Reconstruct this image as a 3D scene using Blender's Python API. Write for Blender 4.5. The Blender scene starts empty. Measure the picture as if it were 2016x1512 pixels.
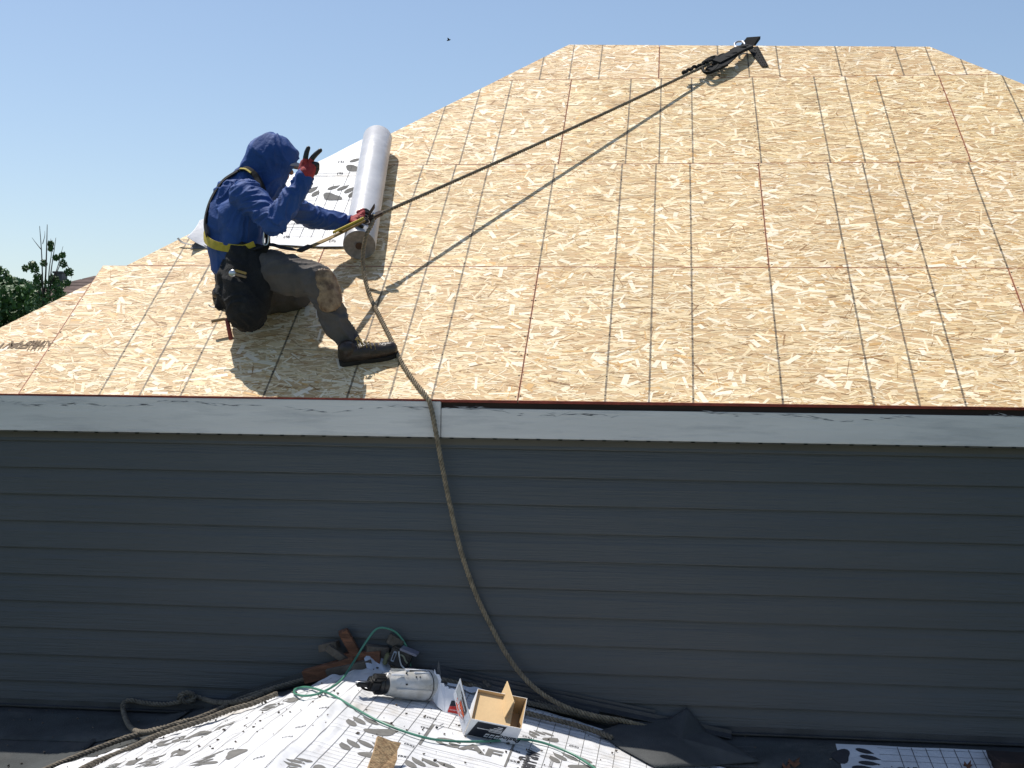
import bpy, bmesh, math, random
import numpy as np
from mathutils import Vector, Matrix, noise
random.seed(7); rng = np.random.default_rng(7)
C = bpy.context.scene.collection
V = Vector
# ------------------------------------------------------------------ camera
F = 2741.556; YAW, PIT, ROLL = .1107067, .0037931, .0127696
CAM = V((.69025, -6.47042, .0429))
fw = V((-math.sin(YAW)*math.cos(PIT), math.cos(YAW)*math.cos(PIT), math.sin(PIT)))
r0 = V((math.cos(YAW), math.sin(YAW), 0)); u0 = r0.cross(fw)
rt = r0*math.cos(ROLL)+u0*math.sin(ROLL); up = -r0*math.sin(ROLL)+u0*math.cos(ROLL)
cd = bpy.data.cameras.new('camera'); cam = bpy.data.objects.new('camera', cd); C.objects.link(cam)
cd.sensor_width = 36; cd.lens = F/2016*36; cd.clip_start = .05; cd.clip_end = 3000
M = Matrix((rt, up, -fw)).transposed().to_4x4(); M.translation = CAM; cam.matrix_world = M
bpy.context.scene.camera = cam
# ------------------------------------------------------------------ light
SUN = V((-.31, .242, .905)).normalized()          # direction towards the sun
SUN_EL = math.asin(SUN.z); SUN_AZ = math.atan2(SUN.x, SUN.y)
w = bpy.data.worlds.new('World'); bpy.context.scene.world = w; w.use_nodes = True
nt = w.node_tree; bg = nt.nodes['Background']
sk = nt.nodes.new('ShaderNodeTexSky'); sk.sky_type = 'NISHITA'; sk.sun_disc = False
sk.sun_elevation = SUN_EL; sk.sun_rotation = SUN_AZ
sk.air_density = 1.0; sk.dust_density = 1.0; sk.ozone_density = 1.2; sk.altitude = 200
nt.links.new(sk.outputs[0], bg.inputs[0]); bg.inputs[1].default_value = .115
sl = bpy.data.lights.new('sun', 'SUN'); sl.energy = 4.6; sl.angle = math.radians(.55); sl.color = (1, .95, .87)
so = bpy.data.objects.new('sun', sl); C.objects.link(so); so.location = (0, 0, 20)
so.rotation_euler = SUN.to_track_quat('Z', 'Y').to_euler()
vs = bpy.context.scene.view_settings
vs.view_transform = 'Standard'; vs.look = 'None'; vs.gamma = 1; vs.use_curve_mapping = False; vs.exposure = 0.2
# ------------------------------------------------------------------ places
def ray(x, y): return fw+rt*((x-1008)/F)-up*((y-756)/F)
def hit(x, y, n, k):
    d = ray(x, y); return CAM+d*((k-n.dot(CAM))/n.dot(d))
def atY(x, y, Y): return hit(x, y, V((0, 1, 0)), Y)
TH = .622198; CT, ST = math.cos(TH), math.sin(TH)
RN = V((0, -ST, CT))
def roof(x, y, lift=0): return hit(x, y, RN, lift)
def ruv(x, y):
    p = roof(x, y); return (p.x, p.y/CT)
def RP(u, v, n=0): return V((u, v*CT, v*ST))+RN*n
ROOF = Matrix(((1, 0, 0), (0, CT, ST), RN)).transposed().to_4x4()
WALLY = .046
XR, ZR, ML, MR, ZC, SS = -.668, -1.278, .275, .215, -1.532, .205
def gable(x): 
    a = math.sqrt((x-XR)**2+.0009)-.03
    return ZR-(ML if x < XR else MR)*a
def low(x, y):
    return max(gable(x), ZC-SS*(WALLY-y))
def onlow(px, py, lift=0.0):
    d = ray(px, py); a = 0.0
    t = 3.5/d.y
    while True:
        p = CAM+d*t
        if p.y > WALLY-.012: return CAM+d*((WALLY-.012-CAM.y)/d.y)
        if p.z < low(p.x, p.y)+lift: return p
        t += .004
def onpath(pts, lift): return [onlow(x, y, lift) for x, y in pts]
# ------------------------------------------------------------------ materials
def mat(name, col, rough=.7, var=0.0, vscale=8, bump=0.0, bscale=60, metal=0.0, spec=.5, stretch=(1, 1, 1), col2=None, attr=None, sss=0):
    m = bpy.data.materials.new(name); m.use_nodes = True; n = m.node_tree; L = n.links
    b = n.nodes['Principled BSDF']; b.inputs['Roughness'].default_value = rough
    b.inputs['Metallic'].default_value = metal; b.inputs['Specular IOR Level'].default_value = spec
    b.inputs['Base Color'].default_value = (*col, 1)
    tc = n.nodes.new('ShaderNodeTexCoord'); mp = n.nodes.new('ShaderNodeMapping')
    mp.inputs['Scale'].default_value = stretch; L.new(tc.outputs['Object'], mp.inputs[0])
    if var > 0 or col2:
        nz = n.nodes.new('ShaderNodeTexNoise'); nz.inputs['Scale'].default_value = vscale; nz.inputs['Detail'].default_value = 6
        nz.inputs['Roughness'].default_value = .6
        L.new(mp.outputs[0], nz.inputs[0])
        cr = n.nodes.new('ShaderNodeValToRGB'); cr.color_ramp.elements[0].position = .35; cr.color_ramp.elements[1].position = .68
        c2 = col2 or tuple(min(1, c*(1+var)) for c in col); c1 = col if col2 else tuple(c*(1-var) for c in col)
        cr.color_ramp.elements[0].color = (*c1, 1); cr.color_ramp.elements[1].color = (*c2, 1)
        L.new(nz.outputs[0], cr.inputs[0]); L.new(cr.outputs[0], b.inputs['Base Color'])
    if bump > 0:
        nb = n.nodes.new('ShaderNodeTexNoise'); nb.inputs['Scale'].default_value = bscale; nb.inputs['Detail'].default_value = 5
        L.new(mp.outputs[0], nb.inputs[0]); bp = n.nodes.new('ShaderNodeBump')
        bp.inputs['Strength'].default_value = bump; bp.inputs['Distance'].default_value = .01
        L.new(nb.outputs[0], bp.inputs['Height']); L.new(bp.outputs[0], b.inputs['Normal'])
    return m
def stain(m, col, scale, lo, hi, amt, stretch=(1, 1, 1)):
    n = m.node_tree; L = n.links; b = n.nodes['Principled BSDF']; src = b.inputs['Base Color'].links[0].from_socket if b.inputs['Base Color'].links else None
    tc = n.nodes.new('ShaderNodeTexCoord'); mp = n.nodes.new('ShaderNodeMapping'); mp.inputs['Scale'].default_value = stretch; L.new(tc.outputs['Object'], mp.inputs[0])
    z = n.nodes.new('ShaderNodeTexNoise'); z.inputs['Scale'].default_value = scale; z.inputs['Detail'].default_value = 8; z.inputs['Roughness'].default_value = .68; L.new(mp.outputs[0], z.inputs[0])
    r = n.nodes.new('ShaderNodeMapRange'); r.inputs[1].default_value = lo; r.inputs[2].default_value = hi; r.inputs[4].default_value = amt; L.new(z.outputs[0], r.inputs[0])
    x = n.nodes.new('ShaderNodeMix'); x.data_type = 'RGBA'; L.new(r.outputs[0], x.inputs[0])
    if src: L.new(src, x.inputs[6])
    else: x.inputs[6].default_value = b.inputs['Base Color'].default_value
    x.inputs[7].default_value = (*col, 1); L.new(x.outputs[2], b.inputs['Base Color'])
def osb_material():
    m = bpy.data.materials.new('osb'); m.use_nodes = True; n = m.node_tree; L = n.links
    b = n.nodes['Principled BSDF']; b.inputs['Roughness'].default_value = .62; b.inputs['Specular IOR Level'].default_value = .3
    at = n.nodes.new('ShaderNodeAttribute'); at.attribute_name = 'Col'
    tc = n.nodes.new('ShaderNodeTexCoord'); sp = n.nodes.new('ShaderNodeSeparateXYZ'); L.new(tc.outputs['UV'], sp.inputs[0])
    def math_(op, a, b_=None, c=None):
        q = n.nodes.new('ShaderNodeMath'); q.operation = op
        for i, v in enumerate((a, b_, c)):
            if v is None: continue
            if isinstance(v, (int, float)): q.inputs[i].default_value = v
            else: L.new(v, q.inputs[i])
        return q.outputs[0]
    def noise_(scale, stretch, detail=4):
        mp = n.nodes.new('ShaderNodeMapping'); mp.inputs['Scale'].default_value = stretch; L.new(tc.outputs['UV'], mp.inputs[0])
        z = n.nodes.new('ShaderNodeTexNoise'); z.inputs['Scale'].default_value = scale; z.inputs['Detail'].default_value = detail
        L.new(mp.outputs[0], z.inputs[0]); return z.outputs[0]
    u, v = sp.outputs[0], sp.outputs[1]                      # inches on the sheet
    wob = math_('MULTIPLY_ADD', noise_(.5, (1, 1, 1)), .10, -.05)
    def dist(c, ks):
        r = None
        for k in ks:
            d = math_('ABSOLUTE', math_('SUBTRACT', math_('ADD', c, wob), k))
            r = d if r is None else math_('MINIMUM', r, d)
        return r
    dv = dist(u, (16, 24, 32, 48, 64, 72, 80)); dh = dist(v, (16, 24, 32))
    brk = noise_(2.2, (1, 1, 1), 3)
    lv = math_('MULTIPLY', math_('LESS_THAN', dv, math_('MULTIPLY_ADD', brk, .34, .03)), math_('MULTIPLY_ADD', noise_(.6, (1, .5, 1)), .9, .25))
    lh = math_('MULTIPLY', math_('LESS_THAN', dh, .09), math_('MULTIPLY_ADD', noise_(.25, (1, 1, 1)), 1.4, -.25))
    lines = math_('MINIMUM', math_('MAXIMUM', lv, lh), .92)
    # fine streaks of grain along the strands
    g = noise_(1.6, (.8, 6, 1), 6)
    cr = n.nodes.new('ShaderNodeValToRGB'); cr.color_ramp.elements[0].position = .3; cr.color_ramp.elements[1].position = .7
    cr.color_ramp.elements[0].color = (.86, .81, .73, 1); cr.color_ramp.elements[1].color = (1.14, 1.14, 1.12, 1); L.new(g, cr.inputs[0])
    mx = n.nodes.new('ShaderNodeMix'); mx.data_type = 'RGBA'; mx.blend_type = 'MULTIPLY'; mx.inputs[0].default_value = 1
    L.new(at.outputs[0], mx.inputs[6]); L.new(cr.outputs[0], mx.inputs[7])
    big = noise_(.045, (1, 1, 1), 3)
    cr2 = n.nodes.new('ShaderNodeValToRGB'); cr2.color_ramp.elements[0].position = .3; cr2.color_ramp.elements[1].position = .7
    cr2.color_ramp.elements[0].color = (.90, .88, .84, 1); cr2.color_ramp.elements[1].color = (1.05, 1.05, 1.05, 1); L.new(big, cr2.inputs[0])
    m2 = n.nodes.new('ShaderNodeMix'); m2.data_type = 'RGBA'; m2.blend_type = 'MULTIPLY'; m2.inputs[0].default_value = 1
    L.new(mx.outputs[2], m2.inputs[6]); L.new(cr2.outputs[0], m2.inputs[7])
    m3 = n.nodes.new('ShaderNodeMix'); m3.data_type = 'RGBA'; L.new(lines, m3.inputs[0])
    ed = math_('MINIMUM', math_('MINIMUM', u, math_('SUBTRACT', 96, u)), math_('MINIMUM', v, math_('SUBTRACT', 48, v)))
    em = math_('MULTIPLY', math_('LESS_THAN', ed, math_('MULTIPLY_ADD', brk, .34, .04)), math_('MULTIPLY_ADD', noise_(.12, (1, 1, 1), 2), 1.5, -.05))
    em = math_('MINIMUM', math_('MAXIMUM', em, 0), .65)
    mr = n.nodes.new('ShaderNodeMix'); mr.data_type = 'RGBA'; L.new(em, mr.inputs[0]); L.new(m2.outputs[2], mr.inputs[6]); mr.inputs[7].default_value = (.42, .12, .06, 1)
    L.new(mr.outputs[2], m3.inputs[6]); m3.inputs[7].default_value = (.03, .025, .02, 1)
    L.new(m3.outputs[2], b.inputs['Base Color'])
    bp = n.nodes.new('ShaderNodeBump'); bp.inputs['Strength'].default_value = .35; bp.inputs['Distance'].default_value = .002
    L.new(g, bp.inputs['Height']); L.new(bp.outputs[0], b.inputs['Normal'])
    return m
OSB = osb_material()
RED = mat('red_edge_paint', (.24, .04, .025), .7, .4, 12)
DARKWOOD = mat('dark_subfascia', (.035, .018, .012), .8, .5, 6, stretch=(.3, 3, 3))
FASCIA = mat('fascia_paint', (.67, .63, .59), .55, .07, 5, .25, 60, stretch=(.12, 1, 1.6))
SCUFF = mat('scuff_marks', (.34, .33, .33), .8, .5, 30)
SIDING = mat('siding_vinyl', (.074, .074, .073), .5, .07, 3.5, .35, 40, stretch=(.12, 1, 3))
TRIM = mat('frieze_trim', (.085, .075, .060), .6, .2, 5, stretch=(.2, 1, 1))
DECKM = mat('ice_and_water_felt', (.042, .047, .048), .9, .35, 5, .4, 120, col2=None)
FELT = mat('felt_scrap', (.05, .053, .054), .85, .2, 7, .3, 150)
PAPER = mat('woven_underlayment', (.66, .665, .68), .55, .10, 5, .45, 22)
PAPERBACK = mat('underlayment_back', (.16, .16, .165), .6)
PRINT = mat('grey_print', (.17, .165, .155), .9, .15, 20, spec=.12)
PRINT_D = mat('dark_print', (.05, .05, .055), .9, .15, 20, spec=.12)
ROLLM = mat('underlayment_roll', (.50, .50, .52), .38, .08, 3, .3, 14, stretch=(1, 1, 2.5))
ROLLEND = mat('roll_end', (.30, .275, .27), .7, .25, 30)
CORE = mat('cardboard_core', (.09, .05, .035), .8)
ROPE = mat('rope_fibre', (.26, .205, .135), .9, .35, 40, .4, 300)
ROPE_D = mat('weathered_backlit_rope', (.165, .14, .105), .9, .35, 40, .4, 300)
HOSE = mat('green_hose', (.07, .23, .155), .35, .12, 10)
STEEL = mat('steel', (.55, .55, .57), .35, .2, 40, metal=.9)
BLACKM = mat('black_steel', (.008, .008, .008), .75, .4, 60, spec=.15)
WEB_B = mat('black_webbing', (.007, .007, .008), .95, .3, 60, .3, 300)
WEB_Y = mat('yellow_webbing', (.44, .34, .03), .7, .15, 40, .4, 300)
GRABM = mat('worn_brown_steel', (.045, .026, .018), .6, .4, 60)
LANY = mat('lanyard_webbing', (.22, .14, .035), .75, .3, 30, .4, 300)
BLUE = mat('blue_jersey', (.008, .052, .215), .75, .10, 10, .3, 90)
TROUS = mat('grey_work_trousers', (.082, .070, .064), .85, .22, 9, .4, 120)
LEATHER = mat('brown_knee_leather', (.13, .07, .035), .6, .5, 26, .6, 60, col2=(.36, .25, .15))
BOOTM = mat('boot_leather', (.028, .017, .013), .38, .4, 20, .4, 90)
SOLE = mat('rubber_sole', (.012, .010, .010), .7)
LACE = mat('boot_lace', (.30, .20, .06), .7)
GLOVE_R = mat('red_glove_knit', (.33, .028, .03), .75, .25, 60, .5, 260)
GLOVE_B = mat('black_glove_rubber', (.010, .010, .011), .45, .2, 60)
POUCH = mat('black_pouch', (.006, .006, .007), .9, .4, 20, .5, 90)
SKIN = mat('skin', (.36, .17, .10), .5, .1, 20)
CAPM = mat('grey_cap', (.36, .30, .29), .8, .15, 20)
PLAS_W = mat('grey_white_tool_shell', (.40, .39, .36), .34, .20, 13, .2, 40, col2=(.60, .60, .60))
PLAS_B = mat('black_tool_plastic', (.013, .013, .014), .35, .3, 30, .3, 40)
PLAS_R = mat('red_tool_ring', (.45, .05, .03), .45)
KRAFT = mat('kraft_board', (.60, .42, .22), .8, .06, 12, .1, 60)
CARD_W = mat('white_board', (.72, .73, .76), .5, .05, 20)
CARD_K = mat('black_print', (.012, .014, .022), .45)
CARD_O = mat('orange_print', (.75, .09, .015), .5)
CARD_R = mat('red_print', (.50, .025, .015), .5)
CEDAR = mat('cedar_scrap', (.17, .07, .035), .8, .45, 8, .5, 50, stretch=(1, 1, 6))
CEDAR2 = mat('weathered_scrap', (.11, .09, .07), .85, .4, 12, .5, 50)
OSBSCRAP = mat('osb_scrap', (.26, .15, .07), .75, .45, 34, .6, 70, stretch=(1, 2.4, 1), col2=(.52, .36, .19))
FLASH = mat('dark_flashing', (.055, .058, .064), .4, .25, 6, metal=.3)
GRASS = mat('grass_ground', (.05, .09, .03), .95, .4, .3)
BARK = mat('bark', (.045, .035, .028), .9, .3, 20)
LEAF_A = mat('leaf_green', (.055, .125, .03), .55, .35, 1.5)
LEAF_B = mat('leaf_light_green', (.075, .15, .04), .5, .3, 3)
SHING = mat('brown_shingles', (.10, .065, .055), .9, .4, 3)
BRICKM = mat('tan_wall', (.30, .24, .19), .9, .2, 4)
CORET = mat('deck_underside', (.25, .17, .10), .8)
stain(PAPER, (.42, .35, .25), 3.2, .56, .76, .75); stain(PAPER, (.30, .27, .22), 17, .63, .75, .6)
stain(FASCIA, (.30, .30, .31), 5, .50, .72, .55, (.35, 1, 3)); stain(SIDING, (.12, .12, .12), 1.4, .52, .80, .30, (.5, 1, 2)); stain(SIDING, (.040, .055, .068), .7, .42, .70, .55, (.5, 1, 1))
stain(DECKM, (.12, .115, .105), 2.6, .48, .70, .7); stain(FELT, (.10, .10, .095), 4, .5, .75, .5); stain(PLAS_W, (.14, .12, .10), 22, .56, .72, .7)
stain(TROUS, (.16, .14, .125), 7, .55, .75, .5); stain(BOOTM, (.12, .08, .05), 16, .56, .75, .5); stain(ROLLM, (.62, .62, .63), 2, .5, .6, .6, (1, 3, 3))
stain(LEATHER, (.05, .025, .012), 14, .5, .66, .75); stain(POUCH, (.03, .03, .03), 12, .55, .75, .6); stain(BLUE, (.03, .085, .26), 6, .5, .75, .35)
# ------------------------------------------------------------------ object helpers
def tag(o, label=None, cat=None, group=None, kind=None):
    if label: o['label'] = label
    if cat: o['category'] = cat
    if group: o['group'] = group
    if kind: o['kind'] = kind
    return o
def mesh_obj(name, verts, faces, m, parent=None, smooth=False, mw=None):
    me = bpy.data.meshes.new(name); me.from_pydata([tuple(v) for v in verts], [], [tuple(f) for f in faces])
    for x in (m if isinstance(m, (list, tuple)) else [m]): me.materials.append(x)
    if smooth: me.shade_smooth()
    o = bpy.data.objects.new(name, me); C.objects.link(o)
    if mw is not None: o.matrix_world = mw
    if parent is not None: o.parent = parent; o.matrix_parent_inverse = pinv(parent)
    return o
def wmat(o):
    return (wmat(o.parent) @ o.matrix_parent_inverse @ o.matrix_basis) if o.parent else o.matrix_basis.copy()
def pinv(p): return wmat(p).inverted()
def empty(name, loc, label, cat, group=None):
    o = bpy.data.objects.new(name, None); C.objects.link(o); o.location = loc; o.empty_display_size = .1
    return tag(o, label, cat, group)
def bmobj(name, bm, m, parent=None, smooth=False):
    me = bpy.data.meshes.new(name); bm.normal_update(); bm.to_mesh(me); bm.free()
    for x in (m if isinstance(m, (list, tuple)) else [m]): me.materials.append(x)
    if smooth: me.shade_smooth()
    o = bpy.data.objects.new(name, me); C.objects.link(o)
    if parent is not None: o.parent = parent; o.matrix_parent_inverse = pinv(parent)
    return o
def box(bm, o, a, b, c, bev=0.0):
    """parallelepiped from corner o with edge vectors a, b, c"""
    o, a, b, c = V(o), V(a), V(b), V(c)
    if a.cross(b).dot(c) < 0: a, b = b, a
    vs_ = [bm.verts.new(o+a*i+b*j+c*k) for k in (0, 1) for j in (0, 1) for i in (0, 1)]
    fs = [bm.faces.new([vs_[i] for i in f]) for f in ((0, 2, 3, 1), (4, 5, 7, 6), (0, 1, 5, 4), (2, 6, 7, 3), (0, 4, 6, 2), (1, 3, 7, 5))]
    if bev:
        es = list({e for f in fs for e in f.edges}); bmesh.ops.bevel(bm, geom=es, offset=bev, segments=2, affect='EDGES')
def boxo(name, o, a, b, c, m, parent=None, bev=0.0):
    bm = bmesh.new(); box(bm, o, a, b, c, bev); return bmobj(name, bm, m, parent)
def prism(bm, poly, n):
    """polygon (list of points) thickened by vector n"""
    lo = [bm.verts.new(V(p)) for p in poly]; hi = [bm.verts.new(V(p)+n) for p in poly]
    k = len(poly); bm.faces.new(lo[::-1]); bm.faces.new(hi)
    for i in range(k): bm.faces.new((lo[i], lo[(i+1) % k], hi[(i+1) % k], hi[i]))
    bmesh.ops.recalc_face_normals(bm, faces=bm.faces)
def card(name, poly, n, m, parent=None):
    bm = bmesh.new(); prism(bm, poly, V(n)); return bmobj(name, bm, m, parent)
def spline(pts, step=.01):
    P = [V(p) for p in pts]; P = [P[0]*2-P[1]]+P+[P[-1]*2-P[-2]]; out = []
    for i in range(1, len(P)-2):
        a, b, c, d = P[i-1:i+3]; n = max(2, int((c-b).length/step))
        for k in range(n):
            t = k/n
            out.append(.5*((2*b)+(c-a)*t+(2*a-5*b+4*c-d)*t*t+(3*b-a-3*c+d)*t**3))
    out.append(P[-2]); return out
def frames(pts):
    T = []
    for i in range(len(pts)):
        a = pts[max(0, i-1)]; b = pts[min(len(pts)-1, i+1)]; T.append((b-a).normalized())
    n = T[0].orthogonal().normalized(); fr = []
    for t in T:
        n = (n-t*n.dot(t)).normalized(); fr.append((n, t.cross(n)))
    return fr
def tube_data(pts, r, sides=8, off=0, rfun=None, flat=None):
    fr = frames(pts); vs_ = []; fs = []
    for i, (p, (n, b)) in enumerate(zip(pts, fr)):
        rr = rfun(i/(len(pts)-1)) if rfun else r
        for k in range(sides):
            a = 2*math.pi*k/sides; vs_.append(p+(n*math.cos(a)+b*math.sin(a))*rr)
    for i in range(len(pts)-1):
        for k in range(sides):
            a = off+i*sides+k; b = off+i*sides+(k+1) % sides; fs.append((a, b, b+sides, a+sides))
    fs.append(tuple(off+k for k in range(sides))[::-1]); fs.append(tuple(off+(len(pts)-1)*sides+k for k in range(sides)))
    return vs_, fs
def tube(name, pts, r, m, parent=None, sides=8, rfun=None):
    v, f = tube_data(pts, r, sides, 0, rfun); return mesh_obj(name, v, f, m, parent, True)
def rope(name, ctrl, r, m, parent=None, pitch=.055, step=.006):
    pts = spline(ctrl, step); fr = frames(pts); VV = []; FF = []; s = 0; S = [0]
    for i in range(1, len(pts)): s += (pts[i]-pts[i-1]).length; S.append(s)
    for j in range(3):
        sp = []
        for p, (n, b), q in zip(pts, fr, S):
            a = 2*math.pi*(q/pitch+j/3); rr = r*.58*(1+.12*noise.noise(V((q*9, j, 0))))
            sp.append(p+(n*math.cos(a)+b*math.sin(a))*rr)
        v, f = tube_data(sp, r*.47, 6, len(VV)); VV += v; FF += f
    return mesh_obj(name, VV, FF, m, parent, True)
def strap(name, ctrl, width, nrm, m, parent=None, th=.003, step=.015):
    """flat webbing along ctrl; nrm(p) gives outward normal"""
    pts = spline(ctrl, step); VV = []; FF = []
    for i, p in enumerate(pts):
        t = (pts[min(i+1, len(pts)-1)]-pts[max(i-1, 0)]).normalized(); n = nrm(p); s = t.cross(n).normalized(); n = s.cross(t).normalized()
        for a, b in ((-1, 0), (1, 0), (1, 1), (-1, 1)): VV.append(p+s*a*width/2+n*b*th)
    for i in range(len(pts)-1):
        for k in range(4): a = i*4+k; b = i*4+(k+1) % 4; FF.append((a, b, b+4, a+4))
    FF += [(3, 2, 1, 0), tuple(len(VV)-4+k for k in range(4))]
    return mesh_obj(name, VV, FF, m, parent)
def lathe(name, c, ax, prof, m, parent=None, sides=40, smooth=True):
    ax = V(ax).normalized(); n = ax.orthogonal().normalized(); b = ax.cross(n); VV = []; FF = []
    for s, r in prof:
        for k in range(sides):
            a = 2*math.pi*k/sides; VV.append(V(c)+ax*s+(n*math.cos(a)+b*math.sin(a))*r)
    for i in range(len(prof)-1):
        for k in range(sides): a = i*sides+k; d = i*sides+(k+1) % sides; FF.append((a, d, d+sides, a+sides))
    FF.append(tuple(range(sides))[::-1]); FF.append(tuple(len(VV)-sides+k for k in range(sides)))
    o = mesh_obj(name, VV, FF, m, parent, smooth)
    if smooth:
        md = o.modifiers.new('e', 'EDGE_SPLIT'); md.split_angle = math.radians(35)
    return o
def text_mesh(s, size, shear=0.0, bold=0.0):
    cu = bpy.data.curves.new('t', 'FONT'); cu.body = s; cu.size = size; cu.shear = shear; cu.offset = bold; cu.align_x = 'CENTER'; cu.align_y = 'CENTER'
    cu.resolution_u = 3
    o = bpy.data.objects.new('t', cu); C.objects.link(o); bpy.context.view_layer.update()
    me = bpy.data.meshes.new_from_object(o.evaluated_get(bpy.context.evaluated_depsgraph_get()))
    vs_ = [v.co.copy() for v in me.vertices]; fs = [tuple(p.vertices) for p in me.polygons]
    bpy.data.objects.remove(o); bpy.data.meshes.remove(me); return vs_, fs
def text(name, s, size, o, ex, ey, m, parent, shear=0.0, bold=0.0):
    """flat lettering: centre o, unit reading direction ex, unit up direction ey"""
    vs_, fs = text_mesh(s, size, shear, bold)
    return mesh_obj(name, [V(o)+V(ex)*v.x+V(ey)*v.y for v in vs_], fs, m, parent)
# ------------------------------------------------------------------ setting
bm = bmesh.new(); box(bm, (-400, -100, -4.9), (800, 0, 0), (0, 900, 0), (0, 0, .1))
tag(bmobj('ground', bm, GRASS), kind='structure')

house = empty('house', (0, 0, -4.8), 'house under repair with bare wood sheathing on its hip roof and dark grey lap siding', 'house')
IN = .0254
RIDGE_L = ruv(1120, 88); RIDGE_R = ruv(1830, 92)
V1, V2, V3 = 1.206, 2.429, 3.712
def clip(poly, hp):
    """poly [(u,v)], hp (a,b,c): keep a*u+b*v<=c"""
    a, b, c = hp; out = []; n = len(poly)
    for i in range(n):
        p, q = poly[i], poly[(i+1) % n]; dp = a*p[0]+b*p[1]-c; dq = a*q[0]+b*q[1]-c
        if dp <= 0: out.append(p)
        if (dp < 0 < dq) or (dq < 0 < dp):
            t = dp/(dp-dq); out.append((p[0]+(q[0]-p[0])*t, p[1]+(q[1]-p[1])*t))
    return out
def line(p, q, left=True):
    a, b = (q[1]-p[1]), -(q[0]-p[0]); c = a*p[0]+b*p[1]
    return (a, b, c) if left else (-a, -b, -c)
hpL = line(RIDGE_L, ruv(265, 515)); hpL = tuple(-x for x in hpL) if hpL[0]*0+hpL[1]*0 > hpL[2] else hpL
hpL2 = line(ruv(172, 560), ruv(0, 645)); hpL2 = tuple(-x for x in hpL2) if 0 > hpL2[2] else hpL2
hpR = line(RIDGE_R, ruv(2016, 166)); hpR = tuple(-x for x in hpR) if 0 > hpR[2] else hpR
hpT = line(RIDGE_L, RIDGE_R); hpT = tuple(-x for x in hpT) if 0 > hpT[2] else hpT
PAL = np.array([(.76, .60, .370), (.80, .64, .410), (.72, .555, .325), (.84, .695, .475), (.66, .48, .255), (.88, .765, .565)])
def flakes(u0, v0, u1, v1, dens=2300):
    """random strands (rectangles) over the sheet area"""
    A = (u1-u0)*(v1-v0); n = int(A*dens)
    cx = rng.uniform(u0-.03, u1+.03, n); cy = rng.uniform(v0-.02, v1+.02, n)
    ln = np.clip(rng.lognormal(math.log(.064), .5, n), .018, .16); wd = np.clip(rng.lognormal(math.log(.0082), .62, n), .003, .034)
    an = np.where(rng.random(n) < .74, rng.normal(0, .32, n), rng.uniform(-1.5, 1.5, n))
    h = rng.uniform(.0002, .0009, n); col = PAL[rng.integers(0, len(PAL), n)]*rng.normal(1, .075, n)[:, None]
    k = rng.random(n)
    dark = k < .15; wd[dark] *= .36; col[dark] = np.array((.34, .19, .075))*rng.uniform(.7, 1.3, dark.sum())[:, None]; h[dark] += .0002
    tone = rng.random(n) < .05; col[tone] = np.array((.62, .38, .15))*rng.uniform(.85, 1.1, tone.sum())[:, None]
    pale = k > .978; wd[pale] = rng.uniform(.013, .031, pale.sum()); ln[pale] = rng.uniform(.035, .105, pale.sum())
    an[pale] = rng.uniform(-1.6, 1.6, pale.sum())
    col[pale] = np.array((.93, .81, .64))*rng.uniform(.88, 1.04, pale.sum())[:, None]; h[pale] = rng.uniform(.0009, .0012, pale.sum())
    return cx, cy, ln*.5, wd*.5, an, h, np.clip(col, 0, 1), rng.normal(0, .00016, (n, 4)), rng.uniform(.55, 1, (n, 2))
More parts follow.
